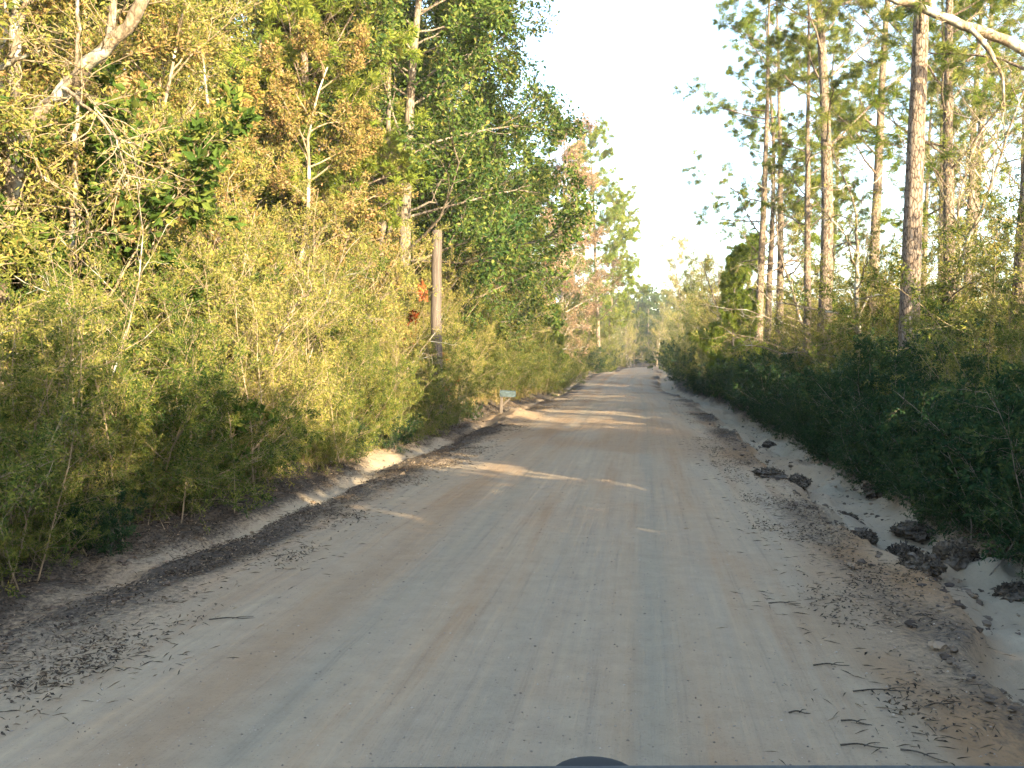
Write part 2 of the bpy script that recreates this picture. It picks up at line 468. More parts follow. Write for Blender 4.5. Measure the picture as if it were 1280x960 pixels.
def join(parts):
    vs_, fs, off = [], [], 0
    for v, f in parts:
        vs_.append(v); fs.append(f + off); off += len(v)
    return np.concatenate(vs_), np.concatenate(fs)

def leaf_geo(rng, pos, d, ln, wd, fold=0.15, upbias=0.6):
    n = len(pos)
    d = nrm(d)
    N = rng.normal(0, 1, (n, 3)); N[:, 2] += upbias
    S = nrm(np.cross(d, N)); N = np.cross(S, d)
    ln = ln[:, None]; wd = wd[:, None]
    v0 = pos; v2 = pos + d * ln - N * ln * 0.12
    mid = pos + d * ln * 0.45 + N * wd * fold
    V = np.stack([v0, mid + S * wd, v2, mid - S * wd], 1).reshape(-1, 3)
    i = np.arange(n)[:, None] * 4
    F = np.concatenate([i + np.array([[0, 1, 2]]), i + np.array([[0, 2, 3]])], 1).reshape(-1, 3)
    return V, F

def leaves_on(rng, P, k, ln, wd, t0=0.15, spread=1.0, jit=0.02, droop=-0.1):
    B = len(P)
    b = np.repeat(np.arange(B), k); t = rng.uniform(t0, 1.0, B * k)
    pos, T = at_t(P, b, t)
    pos = pos + rng.normal(0, jit, pos.shape)
    d = T * 0.8 + rng.normal(0, spread * 0.6, pos.shape) + np.array([0, 0, droop])
    l = ln * rng.uniform(0.6, 1.35, B * k); w = wd * rng.uniform(0.7, 1.25, B * k)
    V, F = leaf_geo(rng, pos, d, l, w)
    clump = rng.normal(0, 0.14, B)[b]
    tint = np.clip(rng.normal(0.45, 0.2, B * k) + clump, 0.0, 1.0)
    return V, F, np.repeat(tint, 2)

def needles_on(rng, P, tufts, k, ln, wd, t0=0.3):
    B = len(P)
    b = np.repeat(np.arange(B), tufts)
    t = np.tile(np.linspace(t0, 1.0, tufts), B)
    pos, T = at_t(P, b, t)
    n = len(pos)
    pos = np.repeat(pos, k, 0); T = np.repeat(T, k, 0)
    d = nrm(T * 0.75 + nrm(rng.normal(0, 1, pos.shape)) * 0.95)
    S = nrm(np.cross(d, rng.normal(0, 1, pos.shape)))
    l = (ln * rng.uniform(0.7, 1.2, len(pos)))[:, None]
    tip = pos + d * l + np.array([0, 0, -0.12]) * l
    midp = pos + d * l * 0.5
    V = np.stack([pos, midp + S * wd, tip, midp - S * wd], 1).reshape(-1, 3)
    i = np.arange(len(pos))[:, None] * 4
    F = np.concatenate([i + np.array([[0, 1, 2]]), i + np.array([[0, 2, 3]])], 1).reshape(-1, 3)
    tint = np.clip(np.repeat(rng.normal(0.45, 0.16, n), k) + rng.normal(0, 0.12, len(pos)), 0, 1)
    return V, F, np.repeat(tint, 2)

PROTO = {}
def shrub(name, seed, leafmat, stems=12, h=2.6, spread=0.45, k1=11, k2=6, nl=11, ln=0.05, wd=0.008, twigmat='twig', base_r=0.3,
          bare=0.0, wander=0.10, grav=-0.02, r=0.013, ang=0.75, leafspread=1.0):
    rng = np.random.default_rng(seed)
    base = np.stack([rng.normal(0, base_r, stems), rng.normal(0, base_r, stems), np.zeros(stems) - 0.1], 1)
    az = rng.uniform(0, 2 * np.pi, stems); tl = np.minimum(np.abs(rng.normal(0, spread, stems)), 0.85)
    d = np.stack([np.cos(az) * np.sin(tl), np.sin(az) * np.sin(tl), np.cos(tl)], 1)
    L0 = h * rng.uniform(0.6, 1.15, stems)
    P0 = grow(rng, base, d, L0, 7, wander, grav)
    P1, L1, b1, t1 = kids(rng, P0, L0, k1, 0.06 + bare * 0.5, 1.0, ang, 0.25, 0.38, 4, 0.16, 0.02, 0.55)
    P2, L2, b2, t2 = kids(rng, P1, L1, k2, 0.2, 1.0, 0.7, 0.25, 0.42, 3, 0.2, 0.0, 0.5)
    v, f = join([tubes(P0, np.full(stems, r), np.full(stems, r * 0.25), 5),
                 tubes(P1, np.full(len(P1), r * 0.36), np.full(len(P1), r * 0.14), 3),
                 tubes(P2, np.full(len(P2), r * 0.18), np.full(len(P2), r * 0.1), 3)])
    sm = make_mesh(name + '_stems', v, f, M[twigmat], smooth=True)
    V, F, T = leaves_on(rng, P2, nl, ln, wd, 0.1, leafspread)
    lm = make_mesh(name + '_foliage', V, F, M[leafmat], T)
    PROTO[name] = [('stems', sm), ('foliage', lm)]

def tree(name, seed, leafmat, bark, h=14.0, r=0.2, first=0.3, k1=24, k2=6, k3=5, nl=20, ln=0.09, wd=0.03, crown=0.38, ang=1.05, up=0.12,
         needle=False, wander=0.05, twig='barkgrey', lean=0.0, tapercrown=0.55, tufts=3, nk=26, limbwander=0.14, sides=9, top=1.0, jit=0.05, shape=None, limbr=0.42):
    rng = np.random.default_rng(seed)
    P0 = grow(rng, np.array([[0, 0, -0.3]]), np.array([[lean, 0, 1.0]]), np.array([h]), 14, wander * 0.35, 0.03)
    L0 = np.array([h])
    P1, L1, b1, t1 = kids(rng, P0, L0, k1, first, top, ang, 0.2, crown, 6, limbwander, up * 0.35, tapercrown, 0.6)
    if shape is not None:
        pass
    P2, L2, b2, t2 = kids(rng, P1, L1, k2, 0.25, 1.0, 0.8, 0.25, 0.42, 4, limbwander * 1.2, up * 0.3, 0.5, 0.3)
    P3, L3, b3, t3 = kids(rng, P2, L2, k3, 0.2, 1.0, 0.75, 0.25, 0.45, 3, 0.2, 0.02, 0.45)
    tv, tf = tubes(P0, np.array([r]), np.array([r * 0.18]), sides)
    # flare and irregular girth
    zz = tv[:, 2]
    tv[:, :2] = (tv[:, :2] - 0) * 1.0
    tm = make_mesh(name + '_trunk', tv, tf, M[bark], smooth=True)
    lr = r * ((0.24 if needle else limbr) * (1 - 0.55 * t1))
    v, f = join([tubes(P1, lr, lr * 0.25, 6), tubes(P2, np.maximum(lr[b2] * 0.33, 0.006), np.full(len(P2), 0.005), 4),
                 tubes(P3, np.full(len(P3), 0.006), np.full(len(P3), 0.003), 3)])
    lm = make_mesh(name + '_limbs', v, f, M[twig], smooth=True)
    if needle:
        V, F, T = needles_on(rng, P3, tufts, nk, ln, wd)
    else:
        V, F, T = leaves_on(rng, P3, nl, ln, wd, 0.1, 1.1, jit)
    cm = make_mesh(name + '_crown', V, F, M[leafmat], T)
    PROTO[name] = [('trunk', tm), ('limbs', lm), ('crown', cm)]

NPLACED = {}
def place(name, proto, x, y, sc=1.0, rz=0.0, label='', cat='shrub', group=None, tilt=(0, 0), sink=0.05, only=None):
    e = bpy.data.objects.new(name, None)
    col.objects.link(e)
    e.empty_display_size = 0.2
    e.location = (x, y, gz(x, y) - sink)
    e.rotation_euler = (tilt[0], tilt[1], rz)
    e.scale = (sc, sc, sc) if isinstance(sc, (int, float)) else sc
    tag(e, label, cat, group)
    for pn, me in PROTO[proto]:
        if only and pn not in only: continue
        link(pn, me, e)
    return e


# ---- kinds of plants
for i in range(3):
    shrub(f'feather{i}', 100 + i, 'feather', stems=16, h=2.7, k1=13, k2=7, nl=25, ln=0.048, wd=0.0075, spread=0.55, r=0.010)
for i in range(2):
    shrub(f'straw{i}', 120 + i, 'straw', stems=14, h=3.2, k1=13, k2=7, nl=20, ln=0.046, wd=0.0075, spread=0.5, r=0.012)
for i in range(2):
    shrub(f'hedge{i}', 130 + i, 'hedge', stems=14, h=2.0, k1=12, k2=6, nl=14, ln=0.065, wd=0.014, spread=0.65, twigmat='barkgrey', r=0.009)
shrub('bush0', 140, 'bush', stems=10, h=1.7, k1=10, k2=5, nl=12, ln=0.095, wd=0.028, spread=0.6, r=0.010)
shrub('red0', 145, 'red', stems=4, h=1.6, k1=6, k2=4, nl=9, ln=0.11, wd=0.02, spread=0.35)
shrub('sapling0', 150, 'straw', stems=5, h=4.2, k1=9, k2=4, nl=3, ln=0.05, wd=0.01, spread=0.35, bare=0.3, r=0.02, twigmat='barkpale')
for i in range(2):
    tree(f'autumn{i}', 200 + i, ('oakbrown', 'oakorange')[i], 'barkpale', h=8.0, r=0.09, first=0.14, k1=30, k2=8, k3=6, nl=22, ln=0.085, wd=0.019, crown=0.36, twig='twig', wander=0.25)
for i in range(2):
    tree(f'strawtree{i}', 210 + i, 'straw', 'barkpale', h=8.5, r=0.08, first=0.10, k1=32, k2=8, k3=6, nl=16, ln=0.07, wd=0.012, crown=0.34, twig='twig', ang=0.85, wander=0.2)
for i in range(2):
    tree(f'evergreen{i}', 220 + i, 'evergreen', 'barkgrey', h=17, r=0.22, first=(0.24, 0.14)[i], k1=48, k2=9, k3=6, nl=30, ln=0.14, wd=0.042, crown=0.32, twig='barkgrey', up=0.1, jit=0.16, limbr=0.24, tapercrown=0.45)
for i in range(2):
    tree(f'mixed{i}', 230 + i, 'mixed', 'barkgrey', h=14, r=0.15, first=0.08, k1=38, k2=8, k3=5, nl=15, ln=0.14, wd=0.04, crown=0.30, twig='twig', wander=0.15, jit=0.10, tapercrown=0.45)
for i in range(3):
    tree(f'tallpine{i}', 240 + i, ('pine', 'pinebright', 'pine')[i], 'barkpine', h=24, r=0.27, first=(0.38, 0.30, 0.36)[i], k1=26, k2=5, k3=3, crown=0.15, needle=True, ln=0.27, wd=0.0065, tufts=3, nk=30, twig='barkpine', up=0.2, tapercrown=0.3, wander=0.06, sides=14)
tree('widepine0', 246, 'pinebright', 'barkpine', h=23, r=0.27, first=0.26, k1=24, k2=6, k3=3, crown=0.25, needle=True, ln=0.28, wd=0.007, tufts=3, nk=28, twig='barkpine', up=0.06, tapercrown=0.45, wander=0.06, sides=14, ang=1.3)
tree('sparse0', 285, 'straw', 'barkpale', h=11, r=0.09, first=0.2, k1=20, k2=7, k3=5, nl=4, ln=0.07, wd=0.016, crown=0.36, twig='barkpale', limbwander=0.2, wander=0.3)
tree('densepine0', 250, 'pinebright', 'barkpine', h=20, r=0.2, first=0.22, k1=44, k2=7, k3=4, crown=0.20, needle=True, ln=0.28, wd=0.014, tufts=3, nk=22, twig='barkpine', up=0.2, tapercrown=0.4, sides=12)
tree('youngpine0', 260, 'pinebright', 'barkgrey', h=6.5, r=0.08, first=0.06, k1=34, k2=6, k3=4, crown=0.32, needle=True, ln=0.24, wd=0.012, tufts=3, nk=22, twig='barkgrey', up=0.3, tapercrown=0.75)
tree('rust0', 270, 'rust', 'barkpale', h=20, r=0.2, first=0.12, k1=44, k2=9, k3=6, nl=14, ln=0.16, wd=0.04, crown=0.24, twig='barkpale', jit=0.12, tapercrown=0.5)
tree('gnarled0', 280, 'straw', 'barkpale', h=9, r=0.12, first=0.2, k1=14, k2=5, k3=4, nl=4, ln=0.07, wd=0.02, crown=0.5, twig='barkpale', limbwander=0.33, wander=0.5)

rnd = random.Random(5)
def rr(a, b): return rnd.uniform(a, b)
TAU = math.tau
ORD = ('first second third fourth fifth sixth seventh eighth ninth tenth eleventh twelfth thirteenth fourteenth fifteenth sixteenth seventeenth eighteenth nineteenth '
       'twentieth twenty-first twenty-second twenty-third twenty-fourth twenty-fifth twenty-sixth twenty-seventh twenty-eighth twenty-ninth thirtieth '
       'thirty-first thirty-second thirty-third thirty-fourth thirty-fifth thirty-sixth thirty-seventh thirty-eighth thirty-ninth fortieth').split()
COUNT = {}
def nth(key):
    COUNT[key] = COUNT.get(key, -1) + 1
    return ORD[min(COUNT[key], len(ORD) - 1)]

# ------------------------------------------------------------------ left side: roadside thicket
y = 5.6
while y < 78:
    c = float(center(y))
    k = ['feather0', 'straw0', 'feather1', 'feather2', 'feather1'][rnd.randrange(5)]
    w = {'feather': 'feathery olive', 'straw': 'straw-coloured'}[k[:-1]]
    place('roadside_shrub', k, c - rr(5.15, 5.9) - (0.8 if 24.5 < y < 33 else 0), y, rr(0.62, 0.95), rr(0, TAU), f'{nth("L1" + w)} {w} shrub from the camera at the foot of the left bank', 'shrub', 'shrubs at the foot of the left thicket')
    y += rr(0.75, 1.25) * (1 + y / 50)
y = 5.4
while y < 27:
    k = ['feather0', 'hedge0', 'feather2', 'hedge1'][rnd.randrange(4)]
    w = {'f': 'olive', 'h': 'dark green'}[k[0]]
    place('low_shrub', k, float(center(y)) - rr(4.95, 5.25), y, rr(0.28, 0.45), rr(0, TAU), f'{nth("L0" + w)} low {w} shrub from the camera at the very edge of the left ditch', 'shrub', 'low shrubs along the left ditch')
    y += rr(0.5, 0.95) * (1 + y / 40)
y = 7.6
while y < 30:
    place('low_shrub', f'hedge{rnd.randrange(2)}', float(center(y)) + rr(3.25, 3.5), y, rr(0.3, 0.48), rr(0, TAU), f'{nth("R0")} low dark shrub from the camera at the very edge of the right ditch', 'shrub', 'low shrubs along the right ditch')
    y += rr(0.5, 0.95) * (1 + y / 40)
y = 5.8
while y < 75:
    c = float(center(y))
    k = ['feather0', 'straw0', 'feather1', 'feather2', 'straw1', 'straw0'][rnd.randrange(6)]
    w = {'feather': 'feathery olive', 'straw': 'straw-coloured'}[k[:-1]]
    place('thicket_shrub', k, c - rr(6.9, 8.2), y, rr(1.25, 1.7), rr(0, TAU), f'{nth("L2" + w)} tall {w} shrub from the camera, behind the low front shrubs on the left', 'shrub', 'taller shrubs of the left thicket')
    y += rr(1.1, 1.7) * (1 + y / 60)

mid = [(-8.4, 9.3, 'autumn0', 0.95), (-8.8, 12.2, 'autumn1', 1.05), (-10.2, 10.5, 'strawtree0', 1.2), (-8.9, 15.5, 'strawtree1', 1.0), (-8.3, 18.2, 'autumn0', 1.0),
       (-10.2, 20.0, 'strawtree0', 1.25), (-8.6, 22.5, 'autumn1', 1.1), (-9.0, 25.5, 'strawtree1', 1.15), (-11.0, 14.5, 'autumn1', 1.35), (-8.6, 29, 'strawtree0', 1.0), (-11.5, 8.5, 'autumn0', 1.3),
       (-10.8, 25.0, 'autumn0', 1.4), (-8.6, 35.5, 'strawtree1', 1.1), (-8.2, 42.5, 'strawtree0', 1.0), (-7.8, 51, 'strawtree0', 1.1), (-7.9, 58, 'strawtree1', 1.2), (-7.8, 68, 'strawtree1', 1.3)]
for x, y, k, s in sorted(mid, key=lambda q: q[1]):
    w = {'autumn': 'orange-brown autumn oak', 'strawtree': 'slender yellowing tree'}[k[:-1]]
    place('autumn_oak' if k[0] == 'a' else 'roadside_tree', k, x + float(center(y)), y, s, rr(0, TAU), f'{nth("M" + w)} {w} from the camera, rising above the left thicket', 'tree', 'middle trees of the left thicket')
for x, y, k, s in [(-15, 12.5, 'mixed0', 1.0), (-13, 17, 'mixed1', 1.0), (-13.0, 22, 'mixed0', 1.15), (-17, 20, 'tallpine0', 0.9), (-12, 28, 'mixed1', 1.1), (-12, 35, 'mixed0', 1.2),
                   (-18, 28, 'evergreen1', 1.0), (-11, 44, 'mixed1', 1.15), (-12, 54, 'mixed0', 1.2), (-18, 15, 'mixed1', 1.25), (-19, 38, 'tallpine1', 0.9), (-11, 66, 'mixed1', 1.2),
                   (-22, 25, 'mixed0', 1.4), (-16, 34, 'mixed1', 1.3), (-24, 18, 'mixed1', 1.5), (-17, 46, 'mixed0', 1.4), (-10, 80, 'mixed0', 1.2), (-11, 95, 'mixed1', 1.3), (-12, 110, 'mixed0', 1.3), (-11, 126, 'mixed1', 1.3)]:
    place('background_tree', k, x, y, s, rr(0, TAU), 'tall background tree filling the woods behind the left thicket', 'tree', 'background trees of the left woods')

for sd, w in ((-1, 'left'), (1, 'right')):
    y = 50.0
    while y < 172:
        k = ['hedge0', 'feather0', 'hedge1', 'feather2', 'straw0'][rnd.randrange(5)]
        x = float(center(y)) + (-5.0 - rr(0, .5) if sd < 0 else 3.9 + rr(0, .5))
        place('verge_shrub', k, x, y, rr(0.75, 1.2) * (1.4 if k[0] == 'h' else 1.0), rr(0, TAU), f'{nth("V" + w)} shrub from the mailbox end along the far {w} verge', 'shrub', f'shrubs along the far {w} verge')
        y += rr(2.2, 3.4) * (1 + (y - 50) / 130)
for x, y, s_, rz_, lab in [(-4.6, 168, 1.25, 0.5, 'pale tree arching over the far road from the left'), (4.6, 170, 1.35, 2.5, 'pale tree arching over the far road from the right'), (-4.2, 184, 1.4, 4.5, 'pale arching tree at the left of the dark tunnel mouth'), (5.2, 182, 1.5, 1.5, 'pale arching tree at the right of the dark tunnel mouth')]:
    place('arching_tree', 'strawtree1', x + float(center(y)), y, s_, rz_, lab, 'tree')
place('evergreen_oak', 'evergreen1', -7.2, 33.5, 0.8, 4.0, 'smaller dark oak filling the gap under the big oak', 'tree')
place('roadside_tree', 'mixed0', -7.3, 45, 0.85, 1.0, 'leafy olive tree right of the big dark oak', 'tree')
place('roadside_shrub', 'feather1', -5.0, 21.7, 0.72, 1.0, 'low olive shrub hiding the foot of the grey wooden pole', 'shrub')
for k_, (x, y, s_) in enumerate([(-6.5, 196, 2.4), (-3.4, 199, 2.2), (-0.3, 200, 2.4), (2.6, 200, 2.3), (5.6, 199, 2.5), (-9.5, 194, 2.4)]):
    place('far_shrub', f'hedge{k_ % 2}', x, y, s_, k_ * 1.3, f'{ORD[k_]} dark shrub counted along the row at the road end', 'shrub', 'dark shrubs across the road end')
place('evergreen_oak', 'evergreen0', -6.7, 26.6, 1.0, 0.6, 'big dark green oak rising above the grey wooden pole', 'tree')
place('evergreen_oak', 'evergreen1', -8.2, 39, 1.05, 2.0, 'dark green oak leaning towards the road behind the mailbox', 'tree')
place('pine_tree', 'densepine0', -8.8, 25, 0.85, 1.0, 'bright green pine among the oaks left of the grey pole', 'tree')
place('pine_tree', 'densepine0', -6.6, 49, 0.6, 3.0, 'young pine at the road edge just past the mailbox', 'tree')
place('rust_tree', 'rust0', -7.6, 88, 1.1, 0.0, 'rusty pink tree beyond the big dark oak on the left', 'tree')
place('rust_tree', 'rust0', -6.8, 72, 0.55, 2.0, 'pale tan tree without green leaves beside the far road', 'tree')
place('pine_tree', 'densepine0', -4.9, 106, 1.3, 0.5, 'tall green pine leaning over the far road from the left', 'tree')
place('pine_tree', 'densepine0', -5.0, 134, 1.2, 2.5, 'farthest green pine on the left of the road', 'tree')
place('pine_tree', 'youngpine0', -5.9, 62, 0.85, 2.5, 'small bright pine on the left bank before the bend', 'tree')
place('broadleaf_bush', 'bush0', -5.95, 10.4, 1.0, 0.4, 'bright green broad-leaved bush low in the left thicket', 'shrub')
place('broadleaf_bush', 'bush0', -6.9, 11.5, 1.6, 1.9, 'dark broad-leaved bush high in the left thicket', 'shrub', None, (0, 0), -1.8)
place('sumac', 'red0', -5.7, 14.3, 0.5, 0.0, 'small red-leaved sumac low beside the left ditch', 'shrub')
place('sumac', 'red0', -5.6, 24.5, 1.0, 1.0, 'rust-red sumac beside the grey wooden pole', 'shrub')
place('sumac', 'red0', -6.6, 25.5, 1.9, 2.0, 'tall red-leaved sumac left of the grey wooden pole', 'shrub')
place('bare_sapling', 'sapling0', -5.9, 8.6, 0.75, 0.0, 'nearest pale bare sapling clump on the left bank', 'sapling')
place('bare_sapling', 'sapling0', -6.1, 14.6, 0.9, 2.0, 'pale bare sapling clump between the near shrubs of the left bank', 'sapling')
place('bare_sapling', 'sapling0', -6.0, 20.2, 0.9, 4.0, 'pale bare sapling clump just before the grey pole', 'sapling')

# ------------------------------------------------------------------ right side
for nm, x, y, s, k, t, lab in [
    ('pine_tree', 5.55, 21.4, 0.85, 'tallpine0', (0, -0.03), 'thick barked pine trunk standing nearest on the right of the road'),
    ('pine_tree', 8.0, 27.0, 0.72, 'tallpine1', (0, 0.0), 'slim pine just right of the thickest trunk'),
    ('pine_tree', 8.5, 23.6, 0.85, 'tallpine2', (0, 0), 'pine trunk at the right border of the picture'),
    ('pine_tree', 8.1, 36.2, 0.85, 'tallpine0', (0, 0.02), 'pale straight pine left of the thickest trunk'),
    ('pine_tree', 5.9, 33.5, 0.95, 'tallpine2', (0, 0), 'tall pale pine trunk behind the crooked bare tree'),
    ('pine_tree', 5.35, 46.0, 0.8, 'widepine0', (0, -0.05), 'leaning slim pine, leftmost of three close together'),
    ('pine_tree', 5.9, 48.0, 0.7, 'tallpine1', (0, -0.02), 'middle pine of the three slim ones close together'),
    ('pine_tree', 6.3, 47.0, 0.8, 'widepine0', (0, 0.0), 'rightmost pine of the three slim ones close together'),
    ('pine_tree', 5.75, 35.2, 0.6, 'tallpine0', (0, -0.01), 'thin pine pressed against the tall pale pine'),
    ('pine_tree', 11.3, 36.0, 0.7, 'tallpine0', (0, 0.0), 'thin pine deep in the right woods'),
]:
    place(nm, k, x, y, s, rr(0, TAU), lab, 'tree', None, t)
for x, y, k, s in [(14, 44, 'tallpine2', 0.9), (16, 55, 'tallpine0', 0.9), (11, 60, 'tallpine1', 0.85), (19, 52, 'tallpine1', 0.9), (13, 72, 'tallpine2', 0.9), (18, 66, 'tallpine0', 0.9)]:
    place('background_pine', k, x, y, s, rr(0, TAU), 'far pine with sparse crown in the open woods on the right', 'tree', 'far pines of the right woods')
for x, y, s_, rz_, lab in [(7.3, 25.5, 0.85, 0.4, 'sparse twiggy tree between the thick pine and the crooked tree'), (9.6, 30.5, 0.95, 1.9, 'sparse twiggy tree right of the thick pine trunk'), (6.6, 40, 0.9, 3.0, 'sparse pale tree behind the crooked bare tree'), (5.2, 60, 0.9, 4.0, 'sparse pale tree behind the three slim pines')]:
    place('sparse_tree', 'sparse0', x, y, s_, rz_, lab, 'tree')
place('gnarled_tree', 'gnarled0', 6.0, 29.5, 0.85, 3.4, 'crooked tree with bare pale limbs left of the thick pine', 'tree')
place('pine_tree', 'youngpine0', 3.9, 44.0, 1.0, 0.0, 'bright green young pine sunlit at the right edge of the road', 'tree')
place('pine_tree', 'youngpine0', 5.6, 57, 1.35, 1.4, 'darker young pine with pointed top behind the bright one', 'tree')
y = 7.4
while y < 62:
    c = float(center(y))
    place('dark_shrub', f'hedge{rnd.randrange(2)}', c + rr(3.55, 4.0), y, rr(0.62, 0.9), rr(0, TAU), f'{nth("R1")} dark shaded shrub from the camera along the right bank', 'shrub', 'shaded shrubs of the right bank')
    y += rr(0.8, 1.2) * (1 + y / 50)
y = 7.4
while y < 62:
    c = float(center(y))
    k = ['feather0', 'hedge0', 'hedge1', 'straw0', 'hedge1'][rnd.randrange(5)]
    w = {'f': 'olive', 'h': 'dark green', 's': 'straw-coloured'}[k[0]]
    place('bank_shrub', k, c + rr(5.3, 6.1), y, rr(0.72, 0.95) * (1.2 if k[0] == 'h' else 1.0), rr(0, TAU), f'{nth("R2" + w)} {w} shrub from the camera in the second row on the right', 'shrub', 'second row of shrubs on the right')
    y += rr(1.3, 2.0) * (1 + y / 50)
y = 9.0
while y < 70:
    c = float(center(y))
    if 37 < y < 46: y = 46.0
    k = ['straw0', 'feather1', 'straw1', 'feather2'][rnd.randrange(4)]
    place('thicket_shrub', k, c + rr(7.2, 9.4), y, rr(1.55, 2.0), rr(0, TAU), f'{nth("R3")} golden sunlit shrub from the camera behind the dark shrubs on the right', 'shrub', 'sunlit shrubs of the right bank')
    y += rr(2.8, 4.0) if y < 24 else rr(1.3, 2.1) * (1 + y / 60)
for x, y, k, s in [(11.5, 27, 'strawtree0', 0.62), (14, 33, 'strawtree1', 0.66), (12.5, 29.5, 'strawtree0', 0.55), (13, 36, 'mixed0', 0.42), (13, 40, 'strawtree1', 0.75), (9.5, 45, 'mixed1', 0.42), (9, 53, 'strawtree0', 0.7)]:
    place('roadside_tree', k, x, y, s, rr(0, TAU), f'{nth("R4")} low yellow-leaved tree from the camera among the pine trunks on the right', 'tree', 'low trees of the right woods')
for x, y, k, s, lab in [(6.2, 72, 'mixed0', 0.6, 'olive tree right of the road beyond the young pines'), (6.3, 92, 'strawtree0', 1.1, 'pale yellow tree far down the right side of the road'),
                        (6.8, 108, 'mixed1', 0.85, 'olive tree far down the right side of the road'), (5.6, 128, 'strawtree1', 2.0, 'rounded pale tree at the far right end of the road'),
                        (7.6, 146, 'mixed0', 1.0, 'hazy green tree at the far end of the road')]:
    place('far_tree', k, x + float(center(y)), y, s, rr(0, TAU), lab, 'tree')
for y0 in range(64, 196, 5):
    for sd in (-1, 1):
        yy = y0 + rr(-2, 2)
        k = ['mixed0', 'mixed1', 'strawtree0', 'strawtree1', 'mixed1'][rnd.randrange(5)]
        lat = (-6.0 - rr(0, 1.4) + max(0, yy - 110) * 0.026) if sd < 0 else (5.0 + rr(0, 1.4) - max(0, yy - 110) * 0.022)
        s = (rr(0.32, 0.5) if k[0] != 's' else rr(0.5, 0.8)) * (1 + max(0, yy - 110) / 160)
        w = 'left' if sd < 0 else 'right'
        place('far_roadside_tree', k, lat + float(center(yy)), yy, s, rr(0, TAU), f'{nth("F" + w)} low leafy tree lining the far stretch of road on the {w}', 'tree', 'low trees along the far road on the ' + w)
for x, y, k, s in [(-4, 206, 'evergreen0', 0.8), (1, 210, 'evergreen1', 0.85), (6, 214, 'evergreen0', 0.9), (-9, 200, 'evergreen1', 0.9), (11, 205, 'evergreen1', 0.8), (-1, 218, 'evergreen1', 1.0), (4, 203, 'evergreen0', 0.6), (-14, 205, 'mixed0', 1.1), (16, 212, 'mixed1', 1.0)]:
    place('far_tree', k, x, y, s, rr(0, TAU), 'dark tree closing the tunnel where the road ends from view', 'tree', 'dark trees at the end of the road')

# ------------------------------------------------------------------ stuff: woods around, undergrowth, litter
def scatter_copies(base_v, base_f, base_t, X, Y, S, RZ, zoff=0.0):
    Zg, _ = profile(X, Y)
    n = len(X); m = len(base_v)
    c, s = np.cos(RZ)[:, None], np.sin(RZ)[:, None]
    vx = (base_v[None, :, 0] * c - base_v[None, :, 1] * s) * S[:, None] + X[:, None]
    vy = (base_v[None, :, 0] * s + base_v[None, :, 1] * c) * S[:, None] + Y[:, None]
    vz = base_v[None, :, 2] * S[:, None] + Zg[:, None] + zoff
    V = np.stack([vx, vy, vz], -1).reshape(-1, 3)
    F = (base_f[None] + (np.arange(n) * m)[:, None, None]).reshape(-1, base_f.shape[1])
    return V, F, np.tile(base_t, n)

def coarse_clump(rng, h, rad, n, ln, wd):
    p = rng.normal(0, 1, (n, 3)); p = nrm(p) * (rng.random((n, 1)) ** 0.4)
    p = p * np.array([rad, rad, h * 0.5]) + np.array([0, 0, h * 0.5])
    V, F = leaf_geo(rng, p, rng.normal(0, 1, (n, 3)), np.full(n, ln), np.full(n, wd))
    return V, F, np.repeat(np.clip(rng.normal(0.45, 0.2, n), 0, 1), 2)

rng = np.random.default_rng(77)
# woods that go on beyond the frame to the right of and behind the camera, plus clumps added for shade
def woods(name, X, Y, S, label, mat, h=5.7, rad=1.7, n=1400, ln=0.32, wd=0.12):
    b = coarse_clump(rng, h, rad, n, ln, wd)
    V, F, T = scatter_copies(*b, X, Y, S, rng.uniform(0, TAU, len(X)))
    return tag(link(name, make_mesh(name, V, F, mat, T)), label, 'woods', kind='stuff')
yy = np.arange(-46, 6.2, 1.5); yy = yy[(yy < 2.6) | (yy > 5.1)]; X = 6.3 + rng.uniform(-0.7, 0.9, len(yy))  # gaps in both rows let a sun streak reach the road
yy2 = np.arange(-46, 5.5, 1.7); yy2 = yy2[(yy2 < -0.8) | (yy2 > 1.8)]; X2 = 9.5 + rng.uniform(-1, 1, len(yy2))
woods('woods', np.concatenate([X, X2, [8.2, 6.3, 9.6, 9.2, 7.3]]), np.concatenate([yy, yy2, [9.3, 4.4, 1.6, 8.0, 7.0]]), np.concatenate([rng.uniform(0.85, 1.1, len(yy)), rng.uniform(0.8, 1.05, len(yy2)), [1.3, 0.64, 0.72, 1.35, 0.95]]),  # trailing clumps added unseen to shade pole and right bank and narrow the streak
      'thick woods edge continuing out of view beside and behind the camera, with clumps added for shade', M['mixed'])
# deep woods on both sides that read as one mass
Xa = -rng.uniform(24, 60, 60); Ya = rng.uniform(10, 120, 60)
woods('woods', Xa, Ya, rng.uniform(2.2, 3.4, 60), 'deep woods far behind the left thicket', M['mixed'], n=800, ln=0.22, wd=0.07)
Xb = np.concatenate([rng.uniform(16, 60, 60), rng.uniform(9, 24, 30)]); Yb = np.concatenate([rng.uniform(70, 150, 60), rng.uniform(80, 190, 30)])
woods('woods', Xb, Yb, rng.uniform(0.9, 1.7, 90), 'distant low woods beyond the pines on the right', M['mixed'], n=900, ln=0.24, wd=0.08)
Xc = rng.uniform(-70, 70, 60); Yc = rng.uniform(215, 250, 60)
woods('woods', Xc, Yc, rng.uniform(2.0, 3.2, 60), 'distant woods closing the view past the road end', M['hedge'], n=700, ln=0.3, wd=0.1)

